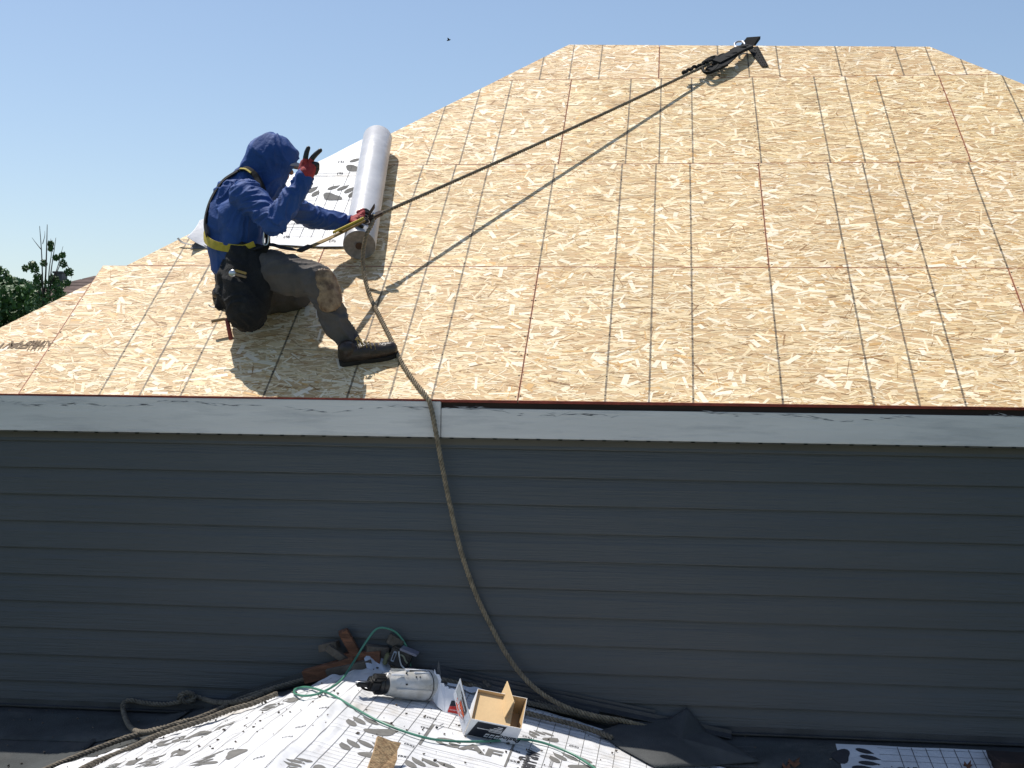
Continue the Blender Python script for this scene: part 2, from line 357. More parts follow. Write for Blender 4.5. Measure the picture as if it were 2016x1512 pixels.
def osb_panel(u0, v0, u1, v1, halfs, seamy=.0019, lift=0.0, tint=(1, 1, 1)):
    g = seamy; rect = [(u0+g, v0+g), (u1-g, v0+g), (u1-g, v1-g), (u0+g, v1-g)]
    for hp in halfs: rect = clip(rect, hp)
    if len(rect) < 3: return None
    ub = (min(p[0] for p in rect), max(p[0] for p in rect)); vb = (min(p[1] for p in rect), max(p[1] for p in rect))
    if ub[1]-ub[0] < .02: return None
    verts = []; faces = []; cols = []; mats = []
    for z in (-.0155, 0.0): verts += [(p[0], p[1], z) for p in rect]
    k = len(rect); faces.append(tuple(range(k))[::-1]); faces.append(tuple(range(k, 2*k)))
    cols += [(.58, .40, .22)]*2; mats += [0, 0]
    for i in range(k): faces.append((i, (i+1) % k, k+(i+1) % k, k+i)); cols.append((.3, .1, .05)); mats.append(1)
    tint = V(tint)*rng.uniform(.95, 1.04); tint = V((tint.x, tint.y*rng.uniform(.985, 1.01), tint.z*rng.uniform(.95, 1.04)))
    cx, cy, L_, W_, an, h, col, dz, tp = flakes(ub[0], vb[0], ub[1], vb[1])
    ca, sa = np.cos(an), np.sin(an)
    hps = [(-1, 0, -(u0+g)), (1, 0, u1-g), (0, -1, -(v0+g)), (0, 1, v1-g)]+list(halfs)
    for i in range(len(cx)):
        q = [(-L_[i], -W_[i]*tp[i, 0]), (L_[i], -W_[i]), (L_[i]*.94, W_[i]*tp[i, 1]), (-L_[i]*.97, W_[i])]
        q = [(cx[i]+x*ca[i]-y*sa[i], cy[i]+x*sa[i]+y*ca[i]) for x, y in q]
        need = False
        for hp in hps:
            if any(hp[0]*p[0]+hp[1]*p[1] > hp[2] for p in q): need = True; q = clip(q, hp)
            if len(q) < 3: break
        if len(q) < 3: continue
        b = len(verts)
        verts += [(p[0], p[1], h[i]+(dz[i, j % 4] if not need else 0)) for j, p in enumerate(q)]
        faces.append(tuple(range(b, b+len(q)))); cols.append(tuple(col[i]*tint)); mats.append(0)
    me = bpy.data.meshes.new('osb_panel'); me.from_pydata([(x, y, z+lift) for x, y, z in verts], [], faces)
    me.materials.append(OSB); me.materials.append(RED)
    tot = np.array([len(f) for f in faces]); me.polygons.foreach_set('material_index', np.array(mats, dtype=np.int32))
    ca_ = me.color_attributes.new('Col', 'FLOAT_COLOR', 'CORNER')
    cc = np.repeat(np.c_[np.array(cols), np.ones(len(cols))], tot, axis=0).astype(np.float32); ca_.data.foreach_set('color', cc.ravel())
    uv = me.uv_layers.new(name='UVMap'); va = np.array(verts); li = np.concatenate([np.array(f) for f in faces])
    uvs = np.c_[(va[li, 0]-u0)/IN, (va[li, 1]-v0)*48/(min(v1, v0+1.35)-v0 if v1 < 4.5 else 1.22)]
    uv.data.foreach_set('uv', uvs.astype(np.float32).ravel())
    o = bpy.data.objects.new('osb_panel', me); C.objects.link(o); o.matrix_world = ROOF; o.parent = house; o.matrix_parent_inverse = pinv(house)
    return o
def sheet_u(k, v):          # sheet joints in metres along the eave
    return k*IN
inside = [hpL, hpR, hpT]; EV = -.018
for k in (0, 96): osb_panel(k*IN, EV, (k+96)*IN, V1, [hpR])
osb_panel(-96*IN, EV, 0, V1, [])
pl = osb_panel(-192*IN, EV, -96*IN, V1, [hpL2], lift=-.002, tint=(1.06, 1.03, 1.08)); pl['label'] = 'paler sheathing panel at the left hip with a grey printed stamp'
for k in (-144, -48, 48, 144): osb_panel(k*IN, V1, (k+96)*IN, V2, [hpL, hpR])
for k in (-96, 0, 96): osb_panel((k+.7)*IN, V2, (k+96.7)*IN, V3, [hpL, hpR])
for k in (-72, 24): osb_panel(k*IN, V3, (k+96)*IN, 4.6, inside)
for k in (192,): osb_panel(k*IN, EV, (k+96)*IN, V1, [hpR])
# roof body under the sheathing, other hips
rl, rr_ = RP(*RIDGE_L), RP(*RIDGE_R)
def on(hp, v): return (hp[2]-hp[1]*v)/hp[0]
eL = on(hpL2, 0.0); eR = on(hpR, 0.0); back = 2*rl.y
body = [RP(eL+.03, .01, -.0172), RP(eR-.03, .01, -.0172), rr_-RN*.0125, rl-RN*.0125, V((eR-.03, back, 0)), V((eL+.03, back, 0))]
kneel = RP(on(hpL2, .9)+.02, .9, -.0172)
mesh_obj('roof_deck', body+[kneel], [(0, 1, 2, 3, 6), (1, 4, 2), (4, 5, 3, 2), (5, 0, 6, 3)], mat('deck_dark', (.06, .025, .018), .9), house)
# rafters' tail board, fascia, frieze, siding
XL, XE = eL+.12, eR-.12
boxo('subfascia', (XL, .012, -.10), (XE-XL, 0, 0), (0, .02, 0), (0, 0, .0825), DARKWOOD, house)
xj = atY(869, 800, 0).x
for nm, xa, xb, zt in (('fascia_board', XL, xj-.0015, -.0185), ('fascia_board', xj+.0015, XE, -.049)):
    bm = bmesh.new(); box(bm, (xa, -.012, -.187), (xb-xa, 0, 0), (0, .023, 0), (0, 0, .187+zt), .0025); fb = bmobj(nm, bm, FASCIA, house)
    # scuffed paint as thin irregular flakes on the board's upper third
bm = bmesh.new()
for i in range(210):
    x = rng.uniform(-2.6, 2.5)
    zc = -.052-.012*math.sin(x*5.1)-.008*math.sin(x*13+1)-(0.012 if x > xj else 0); z = zc+rng.normal(0, .004)
    if noise.noise(V((x*2.3, 4, 0))) < -.12: continue
    l = rng.uniform(.008, .045); h_ = rng.uniform(.0008, .0028); sl_ = rng.normal(0, .12)
    y = -.0123
    bm.faces.new([bm.verts.new(p) for p in ((x-l, y, z-sl_*l), (x, y, z-h_), (x+l, y, z+sl_*l), (x, y, z+h_))])
tag(bmobj('scuff_mark', bm, SCUFF, house), kind='stuff')
boxo('frieze_trim', (XL+.02, WALLY-.016, -.238), (XE-XL-.04, 0, 0), (0, .02, 0), (0, 0, .06), TRIM, house, .003)
bm = bmesh.new()                                                   # soffit lip with its row of small vents
box(bm, (XL, -.010, -.1935), (XE-XL, 0, 0), (0, WALLY+.008, 0), (0, 0, .004)); bmobj('soffit', bm, TRIM, house)
bm = bmesh.new(); x = XL+.1
while x < XE-.1: box(bm, (x, -.0135, -.1925), (.018, 0, 0), (0, .004, 0), (0, 0, .0045)); x += .102
tag(bmobj('vent_slot', bm, BLACKM, house), kind='stuff')
def siding_board(z):
    e = .1303; prof = [(.002, .0), (-.0165, .0), (-.017, .003), (-.0105, e*.62), (-.0075, e*.72), (-.001, e+.003), (.004, e+.012), (.006, e+.012)]
    VV = []; 
    for x in (XL+.05, XE-.05): VV += [(x, WALLY+y, z+h) for y, h in prof]
    k = len(prof); FF = [(i, i+1, k+i+1, k+i) for i in range(k-1)]+[(k-1, 0, k, 2*k-1), tuple(range(k)), tuple(range(k, 2*k))[::-1]]
    o = mesh_obj('siding_board', VV, FF, SIDING, house)
    bmx = bmesh.new(); bmx.from_mesh(o.data); bmesh.ops.recalc_face_normals(bmx, faces=bmx.faces); bmx.to_mesh(o.data); bmx.free()
for k in range(-2, 11): siding_board(-.4974-.1303*k)
boxo('wall', (XL+.05, WALLY+.008, -4.8), (XE-XL-.1, 0, 0), (0, back-WALLY*2-.1, 0), (0, 0, 4.55), mat('wall_sheath', (.08, .09, .1), .8), house)
# ---- the lower roof
DY0, DY1 = WALLY-.02, -2.7
bm = bmesh.new(); N = 120; rows = 30; grid = []
for j in range(rows+1):
    y = DY0+(DY1-DY0)*j/rows
    grid.append([bm.verts.new((-5+10*i/N, y, low(-5+10*i/N, y)-.006)) for i in range(N+1)])
for j in range(rows):
    for i in range(N): bm.faces.new((grid[j][i], grid[j+1][i], grid[j+1][i+1], grid[j][i+1]))
bmobj('lower_roof_deck', bm, DECKM, house, True)
boxo('porch_wall', (-4.8, DY1+.3, -4.8), (9.6, 0, 0), (0, -DY1-.3-.02, 0), (0, 0, 2.55), BRICKM, house)
# overlapping courses of felt on the low slope, left and right
def lowstrip(name, x0, x1, y0, y1, lift, m, seed, curl=.006, parent=None):
    bm = bmesh.new(); nx = max(8, int(abs(x1-x0)/.04)); ny = 5; G = []
    for j in range(ny+1):
        row = []
        for i in range(nx+1):
            x = x0+(x1-x0)*i/nx; y = y0+(y1-y0)*j/ny+.02*noise.noise(V((x*1.5, j*.1, seed)))
            row.append(bm.verts.new((x, y, low(x, y)+lift+curl*abs(noise.noise(V((x*3, y*4, seed)))))))
        G.append(row)
    for j in range(ny):
        for i in range(nx): bm.faces.new((G[j][i], G[j+1][i], G[j+1][i+1], G[j][i+1]))
    for f in bm.faces: pass
    o = bmobj(name, bm, m, parent, True); md = o.modifiers.new('s', 'SOLIDIFY'); md.thickness = .003; md.offset = 1
    return o
lowstrip('felt_course', -4.6, -1.55, .01, -.33, .001, DECKM, 1, .004, house)
lowstrip('felt_course', -4.6, -1.9, -.25, -.9, -.002, DECKM, 2, .004, house)
lowstrip('felt_course', .75, 4.4, .01, -.30, .001, DECKM, 3, .004, house)
# flashing along the wall
def flash(name, a, b, w_, h_, parent=house):
    a, b = V(a), V(b); d = b-a
    bm = bmesh.new(); box(bm, a, d, (0, .004, 0), (0, 0, h_)); box(bm, a, d, (0, -w_, 0), (0, 0, .004)); return bmobj(name, bm, FLASH, parent)
flash('wall_flashing', (-4.5, .028, ZC+.006), (-1.5, .028, ZC+.006), .03, .028)
flash('wall_flashing', (.5, .028, ZC+.006), (4.4, .028, ZC+.006), .03, .028)
# ------------------------------------------------------------------ trees, distant house
def leafy(name, centres, m, n, size, parent=None):
    VV = []; FF = []
    for i in range(n):
        c, r = centres[rng.integers(0, len(centres))]
        d = V(rng.normal(0, 1, 3)); d = d.normalized()*r*(.55+.45*rng.random()); p = V(c)+d
        a = V(rng.normal(0, 1, 3)).normalized(); b = a.orthogonal().normalized(); s = size*rng.uniform(.6, 1.3)
        k = len(VV); VV += [p-a*s, p+b*s*.45, p+a*s, p-b*s*.45]; FF.append((k, k+1, k+2, k+3))
    return mesh_obj(name, VV, FF, m, parent)
T1 = empty('leafy_tree', atY(-20, 650, 17)*1+V((0, 0, 0)), 'dense dark green tree at the left edge, behind the bare wood roof', 'tree')
T1.location.z = -4.8
ctr = []
for q in range(110):
    px, py = rng.uniform(-170, 62), rng.uniform(545, 800)
    if py < 545+abs(px+20)*.35+rng.uniform(0, 20): continue
    ctr.append((atY(px, py, 17+rng.uniform(-1.2, 1.2)), rng.uniform(.18, .42)))
for px, py, r in ((18, 560, .17), (45, 565, .14), (0, 550, .2), (30, 590, .25), (60, 600, .16), (-30, 545, .3), (75, 622, .14)): ctr.append((atY(px, py, 16.6), r))
leafy('crown', ctr, LEAF_A, 26000, .058, T1)
tb = V((T1.location.x, 17, -4.8)); tube('trunk', [tb, tb+V((.1, 0, 2.5)), tb+V((0, 0, 5.2))], .2, BARK, T1, 10, lambda t: .24-.13*t)
for a in range(5): 
    e = V((tb.x+rng.uniform(-1.5, 1.5), 17+rng.uniform(-1, 1), rng.uniform(-.3, .9))); tube('limb', spline([tb+V((.05, 0, 2.6+a*.3)), (tb+e)/2+V((0, 0, 1.2)), e], .3), .06, BARK, T1, 6, lambda t: .08-.06*t)
T2 = empty('sapling', (atY(90, 620, 15).x, 15, -4.8), 'thin tree with bare upright twigs and sparse leaves beside the dense tree', 'tree')
b2 = V((atY(88, 640, 15).x, 15, -4.8)); 
def stem(pts, r): tube('branch', spline([atY(x, y, 15+random.uniform(-.1, .1)) for x, y in pts], .06), r, BARK, T2, 5, lambda t: r*(1-.72*t))
tube('trunk', [b2, b2+V((0, 0, 2.5)), atY(84, 600, 15)], .05, BARK, T2, 8, lambda t: .06-.03*t)
for pts, r in (([(85, 600), (84, 560), (82, 500), (78, 445)], .016), ([(86, 590), (90, 540), (92, 480), (93, 442)], .018), ([(82, 492), (72, 480), (63, 468)], .009),
               ([(84, 480), (88, 465), (88, 455)], .007), ([(98, 590), (100, 540), (107, 490), (110, 468)], .014), ([(94, 580), (97, 530), (101, 500), (100, 470)], .012),
               ([(86, 575), (78, 545), (60, 520)], .01), ([(100, 560), (112, 530), (124, 485)], .01), ([(88, 600), (75, 570), (68, 545)], .01), ([(104, 560), (120, 520), (138, 530), (141, 548)], .01)): stem(pts, r)
cl = []
for px, py, r, n in ((102, 472, .05, 6), (100, 490, .05, 5), (62, 522, .07, 6), (52, 530, .06, 4), (74, 545, .07, 6), (112, 505, .05, 5), (123, 508, .05, 4), (130, 520, .07, 6), (138, 535, .07, 6),
                     (88, 515, .06, 4), (108, 550, .08, 6), (98, 560, .1, 8), (118, 560, .1, 8), (80, 560, .1, 6), (135, 552, .06, 4), (70, 535, .07, 5), (88, 590, .14, 10), (105, 580, .14, 14), (120, 580, .12, 12), (76, 600, .14, 9)):
    cl += [(atY(px+rng.normal(0, 3), py+rng.normal(0, 3), 15), r)]*n
leafy('crown', cl, LEAF_B, 2300, .030, T2)
H2 = empty('far_house', (atY(165, 560, 30).x, 33, -4.8), 'distant house with a brown shingled hip roof and a square chimney', 'house')
ap = atY(172, 541, 30); hx, hz = ap.x, ap.z
e_z = hz-1.35; W2 = 3.4
base = [V((hx-W2, 27.5, e_z)), V((hx+W2, 27.5, e_z)), V((hx+W2, 36, e_z)), V((hx-W2, 36, e_z))]
R1, R2 = V((hx, 30.6, hz)), V((hx, 33, hz))
mesh_obj('roof', base+[R1, R2], [(0, 1, 4), (1, 2, 5, 4), (2, 3, 5), (3, 0, 4, 5), (3, 2, 1, 0)], SHING, H2)
for k in range(12):                                                  # shingle courses standing proud
    f = k/12; g_ = (k+1)/12-.01
    for A, B, Cc in ((base[0], base[1], R1),):
        p = [A.lerp(Cc, f), B.lerp(Cc, f), B.lerp(Cc, g_), A.lerp(Cc, g_)]; n = (B-A).cross(Cc-A).normalized()
        bm = bmesh.new(); prism(bm, [q+n*.005 for q in p], n*.03); bmobj('shingle_course', bm, SHING, H2)
    A, B, Cc, D = base[3], base[0], R1, R2
    p = [A.lerp(D, f), B.lerp(Cc, f), B.lerp(Cc, g_), A.lerp(D, g_)]; n = (B-A).cross(Cc-A).normalized()
    bm = bmesh.new(); prism(bm, [q+n*.005 for q in p], n*.03); bmobj('shingle_course', bm, SHING, H2)
boxo('wall', (hx-W2+.4, 27.9, -4.8), (2*W2-.8, 0, 0), (0, 7.7, 0), (0, 0, e_z+4.79), BRICKM, H2)
for xx in (-1.8, .6): boxo('window', (hx+xx, 27.84, e_z-2), (1.2, 0, 0), (0, .05, 0), (0, 0, 1.3), PLAS_B, H2)
c0 = atY(112, 560, 30); c1 = atY(128, 539, 30)
bm = bmesh.new(); box(bm, (c0.x, 29.8, e_z-.2), (c1.x-c0.x, 0, 0), (0, .35, 0), (0, 0, c1.z-e_z+.2)); box(bm, (c0.x-.03, 29.77, c1.z), (c1.x-c0.x+.06, 0, 0), (0, .41, 0), (0, 0, .05)); bmobj('chimney', bm, FLASH, H2)
# bird
bp = atY(883, 79, 40); B_ = empty('bird', bp, 'tiny dark bird far off in the clear blue sky', 'bird')
tube('body', [bp+V((-.06, 0, -.02)), bp+V((-.02, 0, -.005)), bp+V((.04, 0, .01)), bp+V((.07, 0, .02))], .02, BLACKM, B_, 6, lambda t: .022*math.sin(.25+2.6*t)+.002)
for s in (-1, 1): mesh_obj('wing', [bp+V((-.02, 0, .01)), bp+V((.03, 0, .015)), bp+V((.02, s*.05, .05)), bp+V((-.03, s*.1, .06)), bp+V((-.02, 0, .0)), bp+V((.03, 0, .005)), bp+V((.02, s*.05, .045))], [(0, 1, 2, 3), (4, 3, 2, 6, 5), (0, 4, 5, 1)], BLACKM, B_)
# ------------------------------------------------------------------ underlayment on the upper roof and its roll
RU, RV_ = -.985, 1.275                                              # contact line of the roll, lower end
RAX = (V((-.128, 1.24, 0))); RAX = V((RAX.x, RAX.y, 0)).normalized(); RL, RR = 1.345, .089
def rr2w(u, v, n): return ROOF @ V((u, v, n))
axd = (ROOF.to_3x3() @ RAX); c_lo = rr2w(RU, RV_, RR+.004)
roll = empty('underlayment_roll', rr2w(RU, RV_, 0), 'shiny grey roll of underlayment lying up the roof slope by the worker', 'roll')
lathe('wound_sheet', c_lo, axd, [(0, RR*.25), (0, RR), (.002, RR+.001), (RL*.3, RR+.0005), (RL*.31, RR-.001), (RL*.7, RR), (RL, RR+.001), (RL+.002, RR), (RL+.002, RR*.25)], ROLLM, roll, 56)
prof = [(-.0015, RR*.24)]
for k in range(9): r1 = RR*(.24+.75*(k+.2)/9); prof += [(-.0022, r1), (-.0022, r1+RR*.05), (-.0008, r1+RR*.06)]
lathe('wound_end', c_lo, axd, prof, ROLLEND, roll, 48)
lathe('core_tube', c_lo, axd, [(-.010, RR*.24), (-.012, RR*.24), (-.012, RR*.15), (.02, RR*.14), (.02, .001)], CORE, roll, 24)
# sheet unrolled to the left
pts_top = [(724, 276), (640, 318), (590, 343), (530, 372), (470, 405), (425, 428), (395, 446)]
bot = [ruv(712, 489), ruv(640, 489), ruv(590, 487), ruv(530, 484), ruv(470, 487), ruv(415, 489), ruv(372, 489)]
def sheet_n(a, b):     # lift of the sheet off the deck
    return .006+.012*abs(noise.noise(V((a*2.2, b*1.3, 3))))+.010*max(0, noise.noise(V((a*1.1, b*.6, 9))))
NU, NVs = 170, 84; G = []; usheet = [(RU+.02, RU+.02-.09)]
SH = []
for i in range(NU+1):
    f = i/NU; k = min(5.999, f*6); a = int(k); t = k-a
    b0 = V(bot[a]).lerp(V(bot[a+1]), t) if False else (bot[a][0]+(bot[a+1][0]-bot[a][0])*t, bot[a][1]+(bot[a+1][1]-bot[a][1])*t)
    px = pts_top[a][0]+(pts_top[a+1][0]-pts_top[a][0])*t; py = pts_top[a][1]+(pts_top[a+1][1]-pts_top[a][1])*t
    tp = ruv(px, py-3); row = []
    for j in range(NVs+1):
        g = j/NVs; u = b0[0]+(tp[0]-b0[0])*g; v = b0[1]+(tp[1]-b0[1])*g; n = sheet_n(u, v)
        if f < .10: n = max(n, 0)
        if f > .86: n += .05*((f-.86)/.14)**1.6*(1-g)**2+.02*(f-.86)/.14      # curled corner
        row.append(rr2w(u, v, n))
    SH.append(row)
vv = [p for r in SH for p in r]; ff = [(i*(NVs+1)+j, i*(NVs+1)+j+1, (i+1)*(NVs+1)+j+1, (i+1)*(NVs+1)+j) for i in range(NU) for j in range(NVs)]
sheet = empty('underlayment_sheet', rr2w(-1.5, 1.6, 0), 'white printed underlayment sheet unrolled on the upper roof behind the worker', 'roofing sheet')
o = mesh_obj('woven_sheet', vv, ff, [PAPER, PAPERBACK], sheet, True)
md = o.modifiers.new('s', 'SOLIDIFY'); md.thickness = .0012; md.offset = 0; md.material_offset = 1
# dark fold under the curled corner
fold = [atY(x, y, yy) for x, y, yy in ((352, 471, 1.10), (366, 482, 1.06), (390, 489, 1.08), (430, 490, 1.12), (392, 472, 1.12), (368, 476, 1.12))]
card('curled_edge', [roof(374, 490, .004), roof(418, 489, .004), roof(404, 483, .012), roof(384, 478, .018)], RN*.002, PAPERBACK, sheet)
strap('torn_edge_strip', [roof(350, 469, .035), roof(358, 477, .022), roof(372, 481, .016), roof(388, 484, .012)], .012, lambda p: RN, PAPERBACK, sheet, .002)
def sn(u, v): return sheet_n(u, v)+.0022
def decal_sheet(name, pts2d, m, parent=sheet):
    return mesh_obj(name, [rr2w(u, v, sn(u, v)) for u, v in pts2d], [tuple(range(len(pts2d)))], m, parent)
def ribbon(p, q, wd, f, step=.03, nseg=None):
    """thin strip between 2d points following surface f(x,y)->point"""
    p, q = V((*p, 0)), V((*q, 0)); d = q-p; n = max(1, int(d.length/step)); s = V((-d.y, d.x, 0)).normalized()*wd/2; VV = []; FF = []
    for i in range(n+1):
        c = p+d*i/n; VV += [f(c.x-s.x, c.y-s.y), f(c.x+s.x, c.y+s.y)]
    for i in range(n): FF.append((2*i, 2*i+2, 2*i+3, 2*i+1))
    return VV, FF
def ribbons(name, segs, f, m, parent):
    VV = []; FF = []
    for p, q, wd in segs:
        v, fc = ribbon(p, q, wd, f); k = len(VV); VV += v; FF += [tuple(i+k for i in q_) for q_ in fc]
    return tag(mesh_obj(name, VV, FF, m, parent), kind='stuff')
fs = lambda u, v: rr2w(u, v, sn(u, v))
segs = []
for v in (1.62, 1.66, 1.95, 2.26, 2.30): segs.append(((-1.08, v), (-2.0 if v < 1.7 else -1.75+.75*(v-1.9), v), .003))
for k in range(11):
    u = -1.12-.066*k
    segs.append(((u, 1.50), (u, 2.55-1.15*(k*.066)/.6 if k > 2 else 2.40), .0022))
for k in range(12): segs.append(((-1.30, 1.52+.075*k), (-1.47, 1.52+.075*k), .0018))
ribbons('printed_grid', [s_ for s_ in segs if s_[0][1] < s_[1][1]+9], fs, PRINT_D, sheet)
def paw(cx, cy, s, ang, f, m, parent, n=14):
    ca, sa = math.cos(ang), math.sin(ang)
    def el(x0, y0, a, b, r, sharp=0):
        P = []
        for k in range(n):
            t = 2*math.pi*k/n; x = a*math.cos(t)*(1+(.35*sharp if abs(t-math.pi) < .3 else 0)); y = b*math.sin(t)
            x, y = x0+x*math.cos(r)-y*math.sin(r), y0+x*math.sin(r)+y*math.cos(r); P.append((cx+(x*ca-y*sa)*s, cy+(x*sa+y*ca)*s))
        return P
    VV = []; FF = []
    pad = []
    for k in range(22):
        t = 2*math.pi*k/22; r = .36+.05*math.cos(3*t)-.04*math.cos(2*t); pad.append((cx+((.30+r*.78*math.cos(t))*ca-(r*1.15*math.sin(t))*sa)*s, cy+((.30+r*.78*math.cos(t))*sa+(r*1.15*math.sin(t))*ca)*s))
    for P in (pad, el(-.30, -.52, .25, .13, -.3, 1), el(-.48, -.17, .27, .13, -.1, 1), el(-.48, .19, .27, .13, .1, 1), el(-.30, .54, .25, .13, .3, 1)):
        k = len(VV); c = (sum(p[0] for p in P)/len(P), sum(p[1] for p in P)/len(P)); VV.append(f(*c)); VV += [f(*p) for p in P]
        FF += [(k, k+1+i, k+1+(i+1) % len(P)) for i in range(len(P))]
    return mesh_obj('printed_paw', VV, FF, m, parent)
for px, py, s_ in ((664, 386, .150), (592, 384, .150), (706, 330, .14)):
    u, v = ruv(px, py); paw(u, v, s_, -2.15, fs, PRINT, sheet)
for k, (px, py) in enumerate(((672, 322), (600, 402), (565, 470), (640, 440), (655, 478), (540, 446), (670, 345))):
    u, v = ruv(px, py); text('printed_mark', '(%d)' % (k+3), .034, rr2w(u, v, sn(u, v)+.002), V((1, 0, 0)), ROOF.to_3x3() @ V((0, 1, 0)), PRINT_D, sheet, bold=.0006)
# ------------------------------------------------------------------ white underlayment on the lower gable
edge_px = [(60, 1540), (120, 1512), (258, 1472), (400, 1424), (470, 1398), (540, 1378), (600, 1360), (650, 1340), (700, 1322), (745, 1312)]
EP = []
for x, y in edge_px: p = onlow(x, y, .008); EP.append((p.x, p.y))
EP += [(-.45, -.03), (-.1, -.05), (.25, -.10), (.6, -.16), (1.25, -.45)]
EP.sort()
print('EDGE', [(round(a, 2), round(b, 2)) for a, b in EP])
def ytop(x):
    for (a, ya), (b, yb) in zip(EP, EP[1:]):
        if a <= x <= b: return ya+(yb-ya)*(x-a)/(b-a)
    return EP[0][1] if x < EP[0][0] else EP[-1][1]
def wr(x, y):          # wrinkles of the loose sheet
    h = .004*noise.noise(V((x*3, y*2, 5)))
    if x < XR+.1:
        h += .020*abs(noise.noise(V((x*9+1.5*noise.noise(V((x*2, y*1.5, 2))), y*1.6, 1))))+.008*abs(noise.noise(V((x*21+y*3, y*3, 4))))
    else: h += .006*abs(noise.noise(V((x*5, y*3.2+x*2, 7))))+.004*max(0, 1-abs(((x+y*.35)*2.1) % 1-.5)*9)
    return h
def pz(x, y, l=0.0): return V((x, y, low(x, y)+.010+wr(x, y)+l))
gs = empty('underlayment_sheet', (-.4, -1, -1.35), 'wrinkled white underlayment printed with grid and paw marks over the low gable, nearest the camera', 'roofing sheet')
NX, NY = 330, 170; VV = []; FF = []; X0, X1 = EP[0][0], 1.25
for i in range(NX+1):
    x = X0+(X1-X0)*i/NX; yt = ytop(x)+.012*noise.noise(V((x*9, 0, 4)))+.006*noise.noise(V((x*31, 2, 4)))
    for j in range(NY+1):
        g = j/NY; y = yt+(-2.68-yt)*g**1.35; p = pz(x, y)
        if g < .02 and x < -.8: p.z += .012*abs(noise.noise(V((x*14, 1, 8))))
        VV.append(p)
FF = [(i*(NY+1)+j, i*(NY+1)+j+1, (i+1)*(NY+1)+j+1, (i+1)*(NY+1)+j) for i in range(NX) for j in range(NY)]
o = mesh_obj('woven_sheet', VV, FF, [PAPER, PAPERBACK], gs, True); md = o.modifiers.new('s', 'SOLIDIFY'); md.thickness = .0015; md.offset = -1; md.material_offset = 0
fg = lambda x, y: pz(x, y, .0018)
def inS(x, y): return y < ytop(x)-.02
def gp(px, py): p = onlow(px, py, .012); return (p.x, p.y)
z4 = lambda x, y: (560+x/3.6, 1200+y/3.6)
segs = []
# long lines running from the wall towards the camera
for k in range(34):
    x = -.60+.068*k
    segs.append(((x, min(-.12, ytop(x)-.03)), (x, -2.6), .0021))
for k in range(9):
    x = XR-.10-.105*k; yt = ytop(x)-.03
    segs.append(((x, yt), (x-.03, -2.6), .0022))
for k in range(55):
    y = -.12-.0455*k
    if k % 9 in (7, 8): continue
    segs.append(((-.60+(0 if k % 3 else .07), y), (1.1, y), .0019))
for k in range(14):
    x0_ = XR-.05-.085*k; y0_ = ytop(x0_)-.03-.05*(k % 3)
    for q in range(14): segs.append(((x0_-.028*q-.01*math.sin(q+k), y0_-.12*q), (x0_-.028*(q+1)-.01*math.sin(q+1+k), y0_-.12*(q+1)), .0022))
for k in range(40):
    y = -.5-.05*k
    segs.append(((XR-.62, y), (XR-.94, y), .0013)) if k % 2 else None
for k in range(150): # dotted line close to the ridge
    y = -.35-.016*k; segs.append(((XR+.01, y), (XR+.01, y-.007), .004))
b1, b2_, b3, b4 = gp(*z4(945, 955)), gp(*z4(1550, 1110)), gp(*z4(1640, 965)), gp(*z4(1070, 815))
bx0, bx1 = (b1[0]+b4[0])/2, (b2_[0]+b3[0])/2; by0, by1 = (b1[1]+b2_[1])/2, (b3[1]+b4[1])/2
segs = [s_ for s_ in segs if not (bx0 < s_[0][0] < bx1 and abs(s_[0][0]-s_[1][0]) < .01)] + \
       [((x, by1), (x, ytop(x)-.05), .0021) for x in np.arange(-.60+.068*6, bx1, .068) if x > bx0]
cut = []
for p, q, wd in segs:
    if abs(p[1]-q[1]) < .001 and by0 < p[1] < by1 and p[0] < bx0 < q[0]: cut += [(p, (bx0, p[1]), wd), ((bx1, p[1]), q, wd)]
    else: cut.append((p, q, wd))
ribbons('printed_grid', cut, fg, PRINT, gs)
ribbons('printed_frame', [((bx0, by0), (bx0, by1), .009), ((bx1, by0), (bx1, by1), .009), ((bx0, by0), (bx1, by0), .003), ((bx0, by1), (bx1, by1), .003)], fg, PRINT, gs)
def flattext(name, s, size, x, y, ang, shear=0, bold=0, m=PRINT, sx=1.0, parent=gs, f=fg, mir=1):
    vs_, fs_ = text_mesh(s, size, shear, bold); ca, sa = math.cos(ang), math.sin(ang)
    return mesh_obj(name, [f(x+(v.x*ca*sx-v.y*mir*sa), y+(v.x*sx*sa+v.y*mir*ca)) for v in vs_], fs_, m, parent)
flattext('lettering', 'GAF', .145, (bx0+bx1)/2+.005, (by0+by1)/2-.04, 0, bold=.005)
x, y = gp(1040, 1500); flattext('lettering', 'TigerPaw', .10, x, y-.02, math.pi/2, bold=.003, m=PRINT_D)
flattext('lettering', 'roof deck protection', .028, x+.085, y, math.pi/2, m=PRINT)
x, y = gp(385, 1447); flattext('lettering', 'GAF', .17, x, y-.02, .15, bold=.006)
for px, py, s_, a in ((738, 1434, .155, -.8), (728, 1478, .155, -.8), (858, 1516, .155, -.8), (1135, 1504, .15, -.8), (1075, 1452, .10, -.6), (330, 1492, .15, .3), (440, 1492, .15, .2), (555, 1388, .12, .5), (245, 1508, .12, .2), (610, 1511, .11, 0)):
    x, y = gp(px, py); paw(x, y, s_, a, fg, PRINT if px > 600 else PRINT, gs)
for px, py in ((850, 1414), (838, 1433), (806, 1468), (794, 1490), (638, 1397), (592, 1431), (566, 1453), (1038, 1452), (1014, 1480), (1010, 1500), (640, 1370), (510, 1497), (450, 1480), (365, 1462), (300, 1475), (1130, 1470)):
    x, y = gp(px, py); flattext('printed_mark', '(55)', .026, x, y, 0, bold=.0007, m=PRINT_D)
